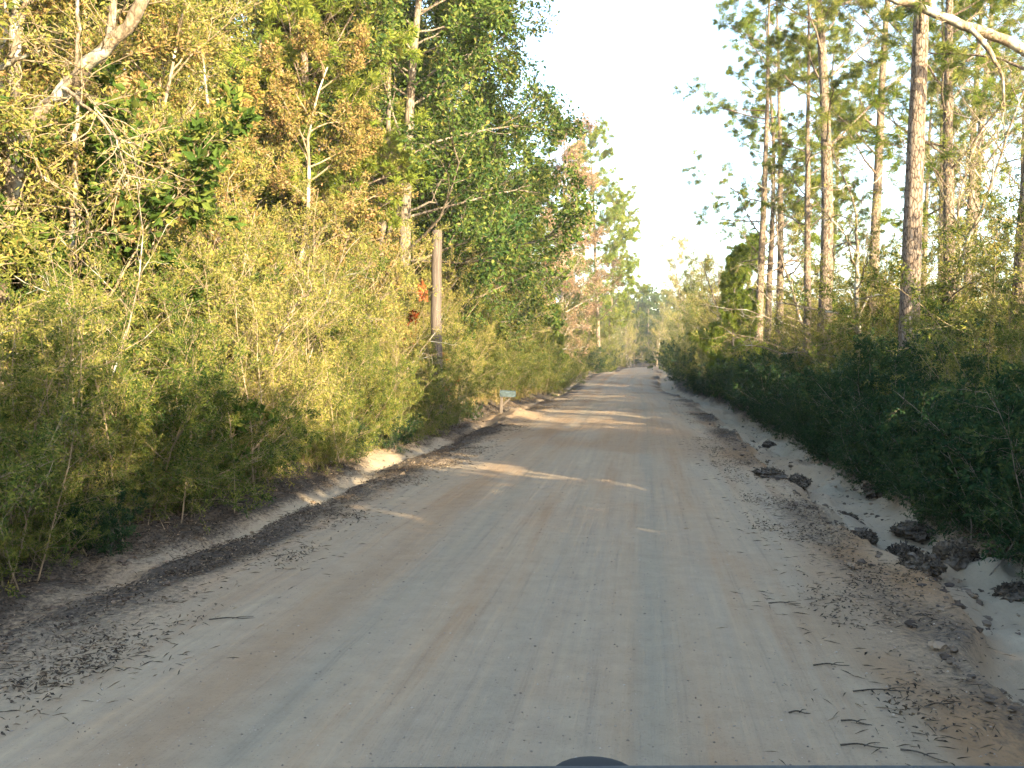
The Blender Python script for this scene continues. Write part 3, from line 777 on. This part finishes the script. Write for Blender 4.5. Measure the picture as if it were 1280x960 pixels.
# dry grass and weeds on the banks
def tuft(rng, n, h, lean, wd):
    az = rng.uniform(0, TAU, n); tl = np.abs(rng.normal(0, lean, n)); l = h * rng.uniform(0.5, 1.2, n)
    b = np.stack([rng.normal(0, 0.06, n), rng.normal(0, 0.06, n), np.full(n, -0.02)], 1)
    d = np.stack([np.cos(az) * np.sin(tl), np.sin(az) * np.sin(tl), np.cos(tl)], 1)
    S_ = nrm(np.cross(d, rng.normal(0, 1, (n, 3)))) * wd
    m_ = b + d * (l * 0.55)[:, None]; t_ = m_ + (d * 0.8 + np.array([0, 0, -0.35])) * (l * 0.45)[:, None]
    V = np.stack([b - S_, b + S_, m_ + S_ * 0.8, m_ - S_ * 0.8, t_], 1).reshape(-1, 3)
    i = np.arange(n)[:, None] * 5
    F = np.concatenate([i + np.array([[0, 1, 2]]), i + np.array([[0, 2, 3]]), i + np.array([[3, 2, 4]])], 1).reshape(-1, 3)
    return V, F, np.repeat(np.clip(rng.normal(0.5, 0.25, n), 0, 1), 3)
def weeds(side, n, label):
    parts = []
    for v in range(3):
        k = n // 3
        Y = 5.5 + 75 * rng.random(k) ** 1.7
        off = np.abs(rng.normal(0, 0.55, k))
        X = center(Y) + ((-5.15 - off) if side < 0 else (4.15 + off))
        parts.append(scatter_copies(*tuft(rng, 26, 0.42 + 0.16 * v, 0.5, 0.004), X, Y, rng.uniform(0.5, 1.25, k), rng.uniform(0, TAU, k)))
    V, F = join([(p[0], p[1]) for p in parts]); T = np.concatenate([p[2] for p in parts])
    tag(link('grass', make_mesh('grass', V, F, M['grass'], T)), label, 'grass', kind='stuff')
weeds(-1, 600, 'dry tan and green grass along the left bank')
weeds(1, 700, 'dark grass and weeds along the right bank')

def litter(side, n, label, lo, hi, bias):
    Y = 3.5 + 42 * rng.random(n) ** 1.9
    lat = rng.uniform(lo, hi, n)
    X = lat + center(Y)
    z, at = profile(X, Y)
    keep = rng.random(n) < np.clip((at['litter'] * 1.5) ** 2 + bias - at['sand'] * 0.9 + 1.1 * fbm(X * 2.2, Y * 1.0, 91, 3), 0.012, 1)
    X, Y, z = X[keep], Y[keep], z[keep]; n = len(X)
    d = rng.normal(0, 1, (n, 3)); d[:, 2] *= 0.35
    pos = np.stack([X, Y, z + 0.012 + 0.02 * rng.random(n)], 1)
    V, F = leaf_geo(rng, pos, d, rng.uniform(0.012, 0.042, n), rng.uniform(0.004, 0.011, n), 0.5, 2.5)
    T = np.repeat(np.clip(rng.normal(0.42, 0.3, n), 0, 1), 2)
    # pine needles and bits of twig
    k = n // 2; j = rng.integers(0, n, k)
    p2 = pos[j] + np.stack([rng.normal(0, 0.3, k), rng.normal(0, 0.3, k), np.full(k, 0.004)], 1)
    z2, _ = profile(p2[:, 0], p2[:, 1]); p2[:, 2] = z2 + 0.012
    d2 = rng.normal(0, 1, (k, 3)); d2[:, 2] *= 0.04
    V2, F2 = leaf_geo(rng, p2, d2, rng.uniform(0.03, 0.12, k), rng.uniform(0.001, 0.0022, k), 0.1, 3)
    T2 = np.repeat(np.clip(rng.normal(0.5, 0.3, k), 0, 1), 2)
    V, F = join([(V, F), (V2, F2)])
    tag(link('leaf_litter', make_mesh('leaf_litter', V, F, M['litter'], np.concatenate([T, T2]))), label, 'leaf litter', kind='stuff')
litter(-1, 150000, 'dead leaves and needles strewn along the left ditch and bank', -7.0, -2.9, 0.05)
litter(1, 130000, 'dead leaves and needles strewn along the right ditch and bank', 1.1, 6.0, 0.0)

def gravel():
    n = 9000
    Y = 3.4 + 22 * rng.random(n) ** 2; lat = rng.uniform(-3.8, 2.4, n); X = lat + center(Y)
    z, _ = profile(X, Y)
    s = 0.002 + 0.006 * rng.random(n) ** 3
    o = np.array([[1, 0, 0], [-1, 0, 0], [0, 1, 0], [0, -1, 0], [0, 0, .7], [0, 0, -.7]])
    f = np.array([[0, 2, 4], [2, 1, 4], [1, 3, 4], [3, 0, 4], [2, 0, 5], [1, 2, 5], [3, 1, 5], [0, 3, 5]])
    V = (o[None] * (s[:, None, None] * rng.uniform(0.6, 1.4, (n, 6, 3))) + np.stack([X, Y, z + 0.002], 1)[:, None]).reshape(-1, 3)
    F = (f[None] + (np.arange(n) * 6)[:, None, None]).reshape(-1, 3)
    T = np.repeat(np.clip(rng.normal(0.6, 0.3, n), 0, 1), 8)
    tag(link('gravel', make_mesh('gravel', V, F, M['gravel'], T)), 'loose small stones scattered on the dirt road', 'gravel', kind='stuff')
M['gravel'] = leaf_mat('gravel_stone', [(0.0, (.11, .09, .075)), (0.5, (.24, .19, .15)), (1.0, (.45, .38, .3))], 0.0, 0.85, 0.0)
gravel()

# ------------------------------------------------------------------ single things: clods, twigs, limbs
def icosphere(sub=3):
    import bmesh
    bm = bmesh.new(); bmesh.ops.create_icosphere(bm, subdivisions=sub, radius=1.0)
    v = np.array([p.co[:] for p in bm.verts]); f = np.array([[q.index for q in p.verts] for p in bm.faces]); bm.free()
    return v, f
ICO = icosphere(4)
M['clod'] = plain_mat('dark_mud_clod', (.10, .08, .06), 0.95, 0, 0.7, 22, 0.8, 0.1)
def clod(x, y, sx, sy, h, seed, label):
    r = np.random.default_rng(seed)
    v = ICO[0].copy()
    nn = fbm(v[:, 0] * 2 + seed, v[:, 1] * 2 + v[:, 2] * 1.3, seed, 4) * 0.55 + fbm(v[:, 0] * 7 + seed, v[:, 1] * 7 + v[:, 2] * 5, seed + 9, 2) * 0.22
    v = v * (1 + 1.6 * nn)[:, None] * np.array([sx * .72, sy * .8, h * 0.85])
    h = h * 0.85; sx *= 0.72; sy *= 0.8
    z0 = gz(x, y)
    e = bpy.data.objects.new('dirt_clod', None); col.objects.link(e); e.location = (x, y, z0)
    tag(e, label, 'clod', 'dark clods in the right ditch')
    link('lump', make_mesh('lump', v, ICO[1], M['clod'], smooth=False), e)
    n = 420
    p = nrm(r.normal(0, 1, (n, 3))); p[:, 2] = np.abs(p[:, 2]); p = p * np.array([sx, sy, h]) * r.uniform(0.9, 1.2, (n, 1))
    V, F = leaf_geo(r, p, r.normal(0, 1, (n, 3)), r.uniform(0.025, 0.06, n), r.uniform(0.006, 0.014, n), 0.4, 0.8)
    link('dead_leaves', make_mesh('dead_leaves', V, F, M['litter'], np.repeat(np.clip(r.normal(0.3, 0.22, n), 0, 1), 2)), e)
for i, (x, y, sx, sy, h, lab) in enumerate([
    (2.6, 10.06, .20, .24, .13, 'rounded dark clod in the middle of the right ditch'),
    (2.82, 9.15, .22, .22, .15, 'big tufted clod in front of the rounded ditch clod'),
    (2.32, 8.45, .20, .26, .11, 'low dark clod on the road-side lip of the sand wash'),
    (3.0, 8.25, .18, .2, .12, 'dark clod beside the pale sand at the right border'),
    (2.36, 10.75, .15, .2, .10, 'small dark clod on the ditch lip behind the rounded one'),
    (2.18, 13.9, .16, .5, .09, 'long dark clod on the ditch lip farther along'),
    (1.9, 15.1, .3, .55, .07, 'flat dark pile of leaves on the road shoulder'),
    (3.35, 9.3, .25, .2, .10, 'dark clod under the shrubs at the right border'),
    (3.05, 11.4, .3, .35, .09, 'wide leafy clod against the right bank'),
    (3.3, 14.3, .2, .5, .1, 'long leafy clod below the right bank shrubs'),
    (2.8, 22.1, .16, .4, .09, 'farthest dark clod in the right ditch'),
    (2.5, 12.3, .14, .2, .07, 'small clod in the sand of the right ditch'),
    (2.55, 9.6, .14, .12, .07, 'smallest clod between the two big ditch clods'),
]):
    clod(x, y, sx, sy, h, 300 + i, lab)

def tube_obj(name, pts, r0, r1, mat, label=None, cat=None, group=None, sides=7, parent=None, wob=0.0, sub=10, seed=1, girth=0.0):
    pts = np.array(pts, float)
    t = np.linspace(0, len(pts) - 1, sub + 1)
    # Catmull-Rom through the points
    P = np.concatenate([[2 * pts[0] - pts[1]], pts, [2 * pts[-1] - pts[-2]]])
    out = []
    for q in t:
        i = min(int(q), len(pts) - 2); f = q - i
        a, b, c, d = P[i], P[i + 1], P[i + 2], P[i + 3]
        out.append(0.5 * (2 * b + (c - a) * f + (2 * a - 5 * b + 4 * c - d) * f * f + (3 * b - 3 * c + d - a) * f ** 3))
    out = np.array(out)
    rg = np.random.default_rng(seed)
    out[1:-1] += rg.normal(0, wob, out[1:-1].shape)
    base = out[0].copy()
    v, f = tubes((out - base)[None], np.array([r0]), np.array([r1]), sides)
    ax = np.repeat(out - base, sides, 0); v = ax + (v - ax) * (1 + rg.normal(0, girth, (len(out), 1)).repeat(sides, 0) + rg.normal(0, girth, (len(v), 1)))
    me = make_mesh(name, v, f, M[mat], smooth=True)
    o = link(name, me, parent, tuple(base) if parent is None else tuple(base))
    if label: tag(o, label, cat, group)
    return o, out, base

def crumbs():
    n = 1900
    f = ICO2[1]; o = ICO2[0]
    Y = 5.0 + 24 * rng.random(n) ** 1.5; side = rng.random(n) < 0.72
    lat = np.where(side, rng.normal(2.45, 0.5, n), rng.normal(-4.3, 0.45, n))
    lat = np.where(side, np.maximum(lat, 1.75), np.minimum(lat, -3.7))
    X = lat + center(Y); z, _ = profile(X, Y)
    s_ = 0.006 + 0.036 * rng.random(n) ** 4
    V = (o[None] * (s_[:, None, None] * rng.uniform(0.6, 1.4, (n, len(o), 1))) * rng.uniform(0.7, 1.3, (n, 1, 3)) * np.array([1, 1, .6]) + np.stack([X, Y, z], 1)[:, None]).reshape(-1, 3)
    F = (f[None] + (np.arange(n) * len(o))[:, None, None]).reshape(-1, 3)
    T = np.repeat(np.clip(rng.normal(0.4, 0.3, n), 0, 1), len(f))
    tag(link('dirt_crumbs', make_mesh('dirt_crumbs', V, F, M['crumb'], T)), 'small crumbs of dirt scattered along both ditches', 'dirt', kind='stuff')
ICO2 = icosphere(2)
M['crumb'] = leaf_mat('dirt_crumb', [(0.0, (.07, .055, .045)), (0.5, (.15, .115, .085)), (1.0, (.27, .20, .135))], 0.0, 0.9, 0.0)
crumbs()

# fallen twigs on the road
for i, (x, y, a, L_, lab) in enumerate([(1.05, 5.55, 0.1, .20, 'short twig lying crossways on the road, farthest of the right-hand group'), (1.24, 5.16, 0.15, .32, 'longest grey twig lying on the right of the road'),
     (1.47, 5.0, 0.45, .18, 'forked twig beside the long grey one'), (1.0, 4.67, -0.3, .14, 'thin twig between the long one and the bottom edge'), (0.97, 4.37, -0.05, .2, 'doubled twig near the bottom of the picture'),
     (1.21, 4.33, -0.6, .2, 'slanting twig nearest the bottom right'), (0.98, 6.87, 0.05, .22, 'lone dark twig higher up the right lane'), (-2.69, 5.99, 0.25, .3, 'dark twig with leaves on the left side of the road'), (0.75, 4.74, 0.0, .1, 'smallest twig in the middle of the right lane')]):
    dx, dy = math.cos(a) * L_ / 2, math.sin(a) * L_ / 2
    z = gz(x, y) + 0.008
    e = bpy.data.objects.new('fallen_twig', None); col.objects.link(e); e.location = (x, y, z); tag(e, lab, 'twig', 'twigs fallen on the road')
    tube_obj('stick', [(-dx, -dy, 0), (-dx * .2, -dy * .2 + .012, .006), (dx * .4, dy * .4 - .008, .004), (dx, dy, 0.0)], .0045, .002, 'barkdark', parent=e, sides=5)
    tube_obj('side_shoot', [(0, 0, .002), (dx * .35, dy * .3 + .03, .006), (dx * .8, dy * .5 + .055, .0)], .003, .0012, 'barkdark', parent=e, sides=5)

# leaning pale tree at the upper left corner and pale trunks
def limb_tree(name, label, trunk, r0, r1, limbs, mat='barkpale', cat='tree'):
    b = np.array(trunk[0], float)
    e = bpy.data.objects.new(name, None); col.objects.link(e); e.location = tuple(b); tag(e, label, cat)
    tube_obj('trunk', np.array(trunk) - b, r0, r1, mat, parent=e, sides=12, wob=0.02, sub=40, girth=0.06)
    for i, (pts, a, c) in enumerate(limbs):
        tube_obj('limb', np.array(pts) - b, a, c, mat, parent=e, sides=8, wob=0.012, sub=16, seed=i, girth=0.06)
    if len(trunk) > 3:
        rg = np.random.default_rng(int(abs(b[0]) * 100))
        lines = [np.array(trunk)[-4:] - b] + [np.array(q[0]) - b for q in limbs]
        tw, lv = [], []
        for ln_ in lines:
            tt = np.linspace(0, len(ln_) - 1, 7); ii = np.minimum(tt.astype(int), len(ln_) - 2); ff = (tt - ii)[:, None]
            P0 = (ln_[ii] * (1 - ff) + ln_[ii + 1] * ff)[None]
            P1, L1, _, _ = kids(rg, P0, np.array([1.4]), 9, 0.1, 1.0, 0.9, 0.3, 0.6, 5, 0.22, 0.0, 0.4)
            P2, L2, _, _ = kids(rg, P1, L1, 5, 0.2, 1.0, 0.7, 0.3, 0.5, 3, 0.2, 0.0, 0.4)
            tw += [tubes(P1, np.full(len(P1), .009), np.full(len(P1), .003), 4), tubes(P2, np.full(len(P2), .004), np.full(len(P2), .002), 3)]
            lv.append(leaves_on(rg, P2, 4, 0.06, 0.013))
        v_, f_ = join(tw); link('twigs', make_mesh('twigs', v_, f_, M['twig'], smooth=True), e)['kind'] = 'stuff'
        v_, f_ = join([(q[0], q[1]) for q in lv]); link('crown', make_mesh('crown', v_, f_, M['straw'], np.concatenate([q[2] for q in lv])), e)
    return e
limb_tree('leaning_tree', 'pale lichen-spotted trunk leaning up to the right in the upper left corner', [(-7.6, 10.3, 0.3), (-7.5, 10.3, 2.2), (-7.2, 10.2, 3.6), (-6.85, 10.1, 4.4), (-6.12, 9.9, 4.93), (-5.35, 9.7, 5.5), (-4.6, 9.5, 6.6)], .105, .06,
          [([(-6.4, 9.95, 4.75), (-5.9, 9.6, 4.45), (-5.45, 9.4, 4.05), (-5.1, 9.3, 3.9)], .025, .006), ([(-5.75, 9.8, 5.2), (-5.7, 9.8, 5.6), (-5.75, 9.8, 6.2)], .05, .03),
           ([(-5.45, 9.4, 4.05), (-5.3, 9.3, 3.7), (-5.2, 9.2, 3.45)], .01, .004), ([(-6.6, 10, 4.6), (-6.0, 9.7, 4.6), (-5.7, 9.6, 4.3)], .012, .004)])
limb_tree('pale_tree', 'pale upright trunk with a horizontal broken branch at the left border', [(-7.7, 10.6, 0.2), (-7.6, 10.5, 2.5), (-7.42, 10.5, 3.8), (-7.38, 10.5, 5.0), (-7.25, 10.5, 6.6)], .10, .06,
          [([(-7.6, 10.2, 4.95), (-7.1, 10.0, 5.05), (-6.55, 9.8, 5.12)], .05, .012), ([(-7.35, 10.4, 5.2), (-7.1, 10.3, 5.7), (-6.95, 10.2, 6.2)], .035, .02), ([(-7.5, 10.4, 4.1), (-7.0, 10.0, 3.85), (-6.5, 9.6, 3.75), (-6.2, 9.4, 3.6)], .016, .005)])
limb_tree('pale_sapling', 'thin white-barked trunk standing upright in the left thicket', [(-6.75, 10.6, 0.3), (-6.7, 10.5, 2.2), (-6.6, 10.5, 4.2), (-6.55, 10.5, 6.0)], .045, .02, [([(-6.65, 10.5, 3.6), (-6.3, 10.2, 3.3), (-6.05, 10.0, 3.0)], .012, .004)])
limb_tree('bare_stick', 'long bare pale stick leaning to the right in the left thicket', [(-5.4, 12.3, 0.6), (-4.95, 12.1, 1.5), (-4.55, 11.9, 2.3), (-4.2, 11.8, 2.65)], .018, .008, [], cat='branch')
limb_tree('dark_tree', 'dark slim trunk in the shade left of the grey wooden pole', [(-7.3, 25.5, 0.3), (-7.2, 25.5, 3.3), (-6.95, 25.5, 6.6), (-6.9, 25.6, 10), (-7.2, 25.8, 14)], .13, .015, [([(-7.1, 25.5, 4.6), (-6.6, 25.2, 5.6), (-6.3, 25, 6.8)], .06, .03)], 'barkgrey')
limb_tree('arching_tree', 'tree at the right border with a thick limb arching over to the left', [(9.2, 21.0, 0.2), (8.9, 20.8, 3.5), (8.4, 20.5, 6.2), (7.4, 20.2, 7.75), (6.0, 20, 8.35), (4.7, 19.8, 8.85), (3.6, 19.6, 9.0)], .16, .05,
          [([(6.3, 20, 8.2), (6.75, 20.1, 7.7), (6.95, 20.2, 7.3), (7.05, 20.3, 6.7), (6.9, 20.3, 6.2)], .055, .008), ([(5.6, 20, 8.5), (5.4, 19.8, 9.0), (5.2, 19.7, 9.7)], .04, .02)])
limb_tree('snapped_trunk', 'pale broken stump catching sunlight low in the left thicket', [(-5.75, 11.2, 0.2), (-5.72, 11.2, 0.7), (-5.7, 11.2, 1.15)], .13, .10, [([(-5.75, 11.2, 0.5), (-6.0, 11.0, 0.9), (-6.1, 10.9, 1.3)], .03, .015)], cat='stump')

# ------------------------------------------------------------------ pole, mail box, far sign
def box_mesh(name, sx, sy, sz, mat, bev=0.01):
    import bmesh
    bm = bmesh.new(); bmesh.ops.create_cube(bm, size=1.0)
    for v in bm.verts: v.co = Vector((v.co.x * sx, v.co.y * sy, v.co.z * sz))
    if bev: bmesh.ops.bevel(bm, geom=bm.edges[:], offset=bev, segments=2, affect='EDGES')
    me = bpy.data.meshes.new(name); bm.to_mesh(me); bm.free(); me.materials.append(M[mat]); return me
e = bpy.data.objects.new('wooden_pole', None); col.objects.link(e); e.location = (-5.0, 22.9, gz(-5.0, 22.9)); tag(e, 'grey weathered wooden pole standing at the left ditch', 'pole')
tube_obj('shaft', [(0, 0, -0.3), (0.01, 0, 1.5), (-0.01, 0, 3.2), (0.02, 0, 4.8)], .15, .12, 'pole', parent=e, sides=16, sub=16, wob=0.004)
import bmesh
def disc(name, r, mat, parent, loc):
    bm = bmesh.new(); bmesh.ops.create_cone(bm, cap_ends=True, segments=16, radius1=r, radius2=r * 0.9, depth=0.05)
    me = bpy.data.meshes.new(name); bm.to_mesh(me); bm.free(); me.materials.append(M[mat]); return link(name, me, parent, loc)
disc('pole_top', .127, 'pole', e, (0.02, 0, 4.81))

M['mailbox'] = plain_mat('shade_darkened_blue_grey_metal', (.045, .066, .07), 0.8, 0.0, 0.4, 14)  # base colour lowered to stand in for shade on the box
M['white'] = plain_mat('white_paint', (.75, .75, .72), 0.5, 0, 0.1)
M['rusty'] = plain_mat('red_flag', (.30, .06, .04), 0.5, 0, 0.3)
mx, my_ = -4.45, 30.2
e = bpy.data.objects.new('mailbox', None); col.objects.link(e); e.location = (mx, my_, gz(mx, my_)); e.rotation_euler = (0, 0.05, 0.12)
tag(e, 'blue-grey mailbox on a wooden post beside the dirt berm', 'mailbox')
def mailbox_body():
    bm = bmesh.new(); prof = [(-.09, 0), (.09, 0), (.09, .12)] + [(.09 * math.cos(a), .12 + .08 * math.sin(a)) for a in np.linspace(0.2, math.pi - 0.2, 9)] + [(-.09, .12)]
    rings = []
    for x in (-.25, .25): rings.append([bm.verts.new((x, p[0], p[1])) for p in prof])
    n = len(prof)
    for i in range(n): bm.faces.new((rings[0][i], rings[0][(i + 1) % n], rings[1][(i + 1) % n], rings[1][i]))
    bm.faces.new(rings[0][::-1]); bm.faces.new(rings[1])
    bmesh.ops.recalc_face_normals(bm, faces=bm.faces[:])
    me = bpy.data.meshes.new('box'); bm.to_mesh(me); bm.free(); me.materials.append(M['mailbox']); return me
bz = 0.56
link('box', mailbox_body(), e, (0.12, 0, bz + 0.02))
link('post', box_mesh('post', .10, .10, bz + 0.35, 'pole', .008), e, (-0.06, 0, (bz - 0.35) / 2 - 0.005))
link('support_board', box_mesh('support_board', .36, .14, .02, 'pole', .003), e, (0.08, 0, bz + 0.008))
link('brace', box_mesh('brace', .05, .05, .34, 'pole', .004), e, (0.08, 0, bz - 0.16), (0, 0.75, 0))
link('door', box_mesh('door', .012, .17, .17, 'mailbox', .004), e, (0.378, 0, bz + 0.11))
link('flag', box_mesh('flag', .03, .008, .16, 'mailbox', .003), e, (0.2, -0.096, bz + 0.12), (0, 1.3, 0))

e = bpy.data.objects.new('roadside_sign', None); col.objects.link(e); sx_, sy_ = -4.6 + float(center(152)), 152
e.location = (sx_, sy_, gz(sx_, sy_)); tag(e, 'tiny white sign at the far left edge of the road', 'sign')
link('panel', box_mesh('panel', .6, .03, .5, 'white', .01), e, (0, 0, 1.35)); link('post', box_mesh('post', .07, .07, 1.7, 'pole', .008), e, (0, .055, .5))

# ------------------------------------------------------------------ the front of the car the picture is taken from
M['carpaint'] = plain_mat('dark_blue_grey_paint', (.028, .036, .042), 0.35, 0.2, 0.1, 3)
M['rubber'] = plain_mat('black_rubber', (.02, .02, .02), 0.8, 0, 0.2)
M['lamp'] = plain_mat('lamp_plastic', (.6, .6, .58), 0.15, 0, 0.05)
car = bpy.data.objects.new('car', None); col.objects.link(car); car.location = (0.0, 0.0, 0.0); car.rotation_euler = (0, 0, R(7.83))
tag(car, 'dark dashboard edge of the car along the bottom of the picture', 'car')
def sheet(name, fx, nu, nv, mat, parent):
    U, V_ = np.meshgrid(np.linspace(-1, 1, nu), np.linspace(0, 1, nv))
    P = fx(U, V_).reshape(-1, 3); idx = np.arange(nu * nv).reshape(nv, nu)
    q = np.stack([idx[:-1, :-1], idx[:-1, 1:], idx[1:, 1:], idx[1:, :-1]], -1).reshape(-1, 4)
    return link(name, make_mesh(name, P, q, M[mat], smooth=True), parent)
CX, HZ = 0.30, 0.86
M['dash'] = plain_mat('dark_dashboard_plastic', (.030, .038, .042), 0.6, 0, 0.15, 20)
# dashboard: rounded top edge, bowed towards the windscreen, with a small dome
sheet('dashboard', lambda u, v: np.stack([CX + u * 0.80, 0.62 - 0.03 * u * u - 0.36 * (1 - np.cos(v * 2.2)) * 0.5 - 0.0 * v,
      1.494 + 0.012 * np.sin(np.clip(v * 3, 0, 1) * 1.57) - 0.012 - 0.25 * np.clip(v - 0.45, 0, 1) ** 2 * 3 - 0.004 * (u + 0.4)], -1), 40, 20, 'dash', car)
sheet('dashboard_front', lambda u, v: np.stack([CX + u * 0.80, 0.62 - 0.03 * u * u + 0.02 * np.sin(v * 1.57), 1.494 - 0.012 - 0.004 * (u + 0.4) - v * 0.2], -1), 40, 8, 'dash', car)
bm = bmesh.new(); bmesh.ops.create_uvsphere(bm, u_segments=24, v_segments=12, radius=1.0)
for v in bm.verts: v.co = Vector((v.co.x * .028, v.co.y * .03, v.co.z * .0045))
me = bpy.data.meshes.new('sensor_dome'); bm.to_mesh(me); bm.free(); me.materials.append(M['rubber'])
for p_ in me.polygons: p_.use_smooth = True
link('sensor_dome', me, car, (0.052, 0.60, 1.4855))
sheet('bonnet', lambda u, v: np.stack([CX + u * 0.80, 0.75 + v * 1.2 - 0.05 * u * u * v, HZ + 0.12 * (1 - v) - 0.10 * np.clip(v - 0.75, 0, 1) ** 2 * 4 - 0.03 * u * u], -1), 24, 24, 'carpaint', car)
sheet('front_panel', lambda u, v: np.stack([CX + u * 0.80, 1.95 - 0.05 * u * u + 0.05 * np.sin(v * 3), HZ - 0.025 - 0.03 * u * u - v * 0.5], -1), 24, 10, 'carpaint', car)
for s_ in (-1, 1):
    sheet('fender', lambda u, v, s=s_: np.stack([CX + s * (0.80 + 0.06 * np.sin(v * 1.57)), 1.35 + u * 0.6, HZ + 0.03 * (1 - u) - 0.05 - v * 0.45], -1), 10, 10, 'carpaint', car)
    link('headlight', box_mesh('headlight', .26, .06, .14, 'lamp', .02), car, (CX + s_ * .62, 1.93, .66))
    bm = bmesh.new(); bmesh.ops.create_cone(bm, cap_ends=True, segments=32, radius1=.33, radius2=.33, depth=.2, matrix=Matrix.Rotation(R(90), 4, 'Y'))
    bmesh.ops.bevel(bm, geom=[q for q in bm.edges if abs(q.calc_length() - 0.2) > 0.02], offset=.03, segments=2, affect='EDGES')
    me = bpy.data.meshes.new('wheel'); bm.to_mesh(me); bm.free(); me.materials.append(M['rubber']); link('wheel', me, car, (CX + s_ * .74, 1.25, .36))
link('bumper', box_mesh('bumper', 1.66, .16, .2, 'rubber', .05), car, (CX, 2.0, .42))

# ------------------------------------------------------------------ thin haze added over the whole place to soften it like windscreen glare
hm = bpy.data.materials.new('haze'); hm.use_nodes = True
hn = hm.node_tree; hn.nodes.clear()
ho = hn.nodes.new('ShaderNodeOutputMaterial'); hv = hn.nodes.new('ShaderNodeVolumePrincipled')
hv.inputs['Density'].default_value = 0.0004
hv.inputs['Color'].default_value = (0.94, 0.96, 1.0, 1)
hn.links.new(hv.outputs[0], ho.inputs['Volume'])
bm = bmesh.new(); bmesh.ops.create_cube(bm, size=1.0)
for v in bm.verts: v.co = Vector((v.co.x * 4100, 970 + v.co.y * 2100, 14 + v.co.z * 34))
me = bpy.data.meshes.new('haze'); bm.to_mesh(me); bm.free(); me.materials.append(hm)
tag(link('haze', me), 'thin pale haze added along the road to soften the view like windscreen glare', kind='stuff')
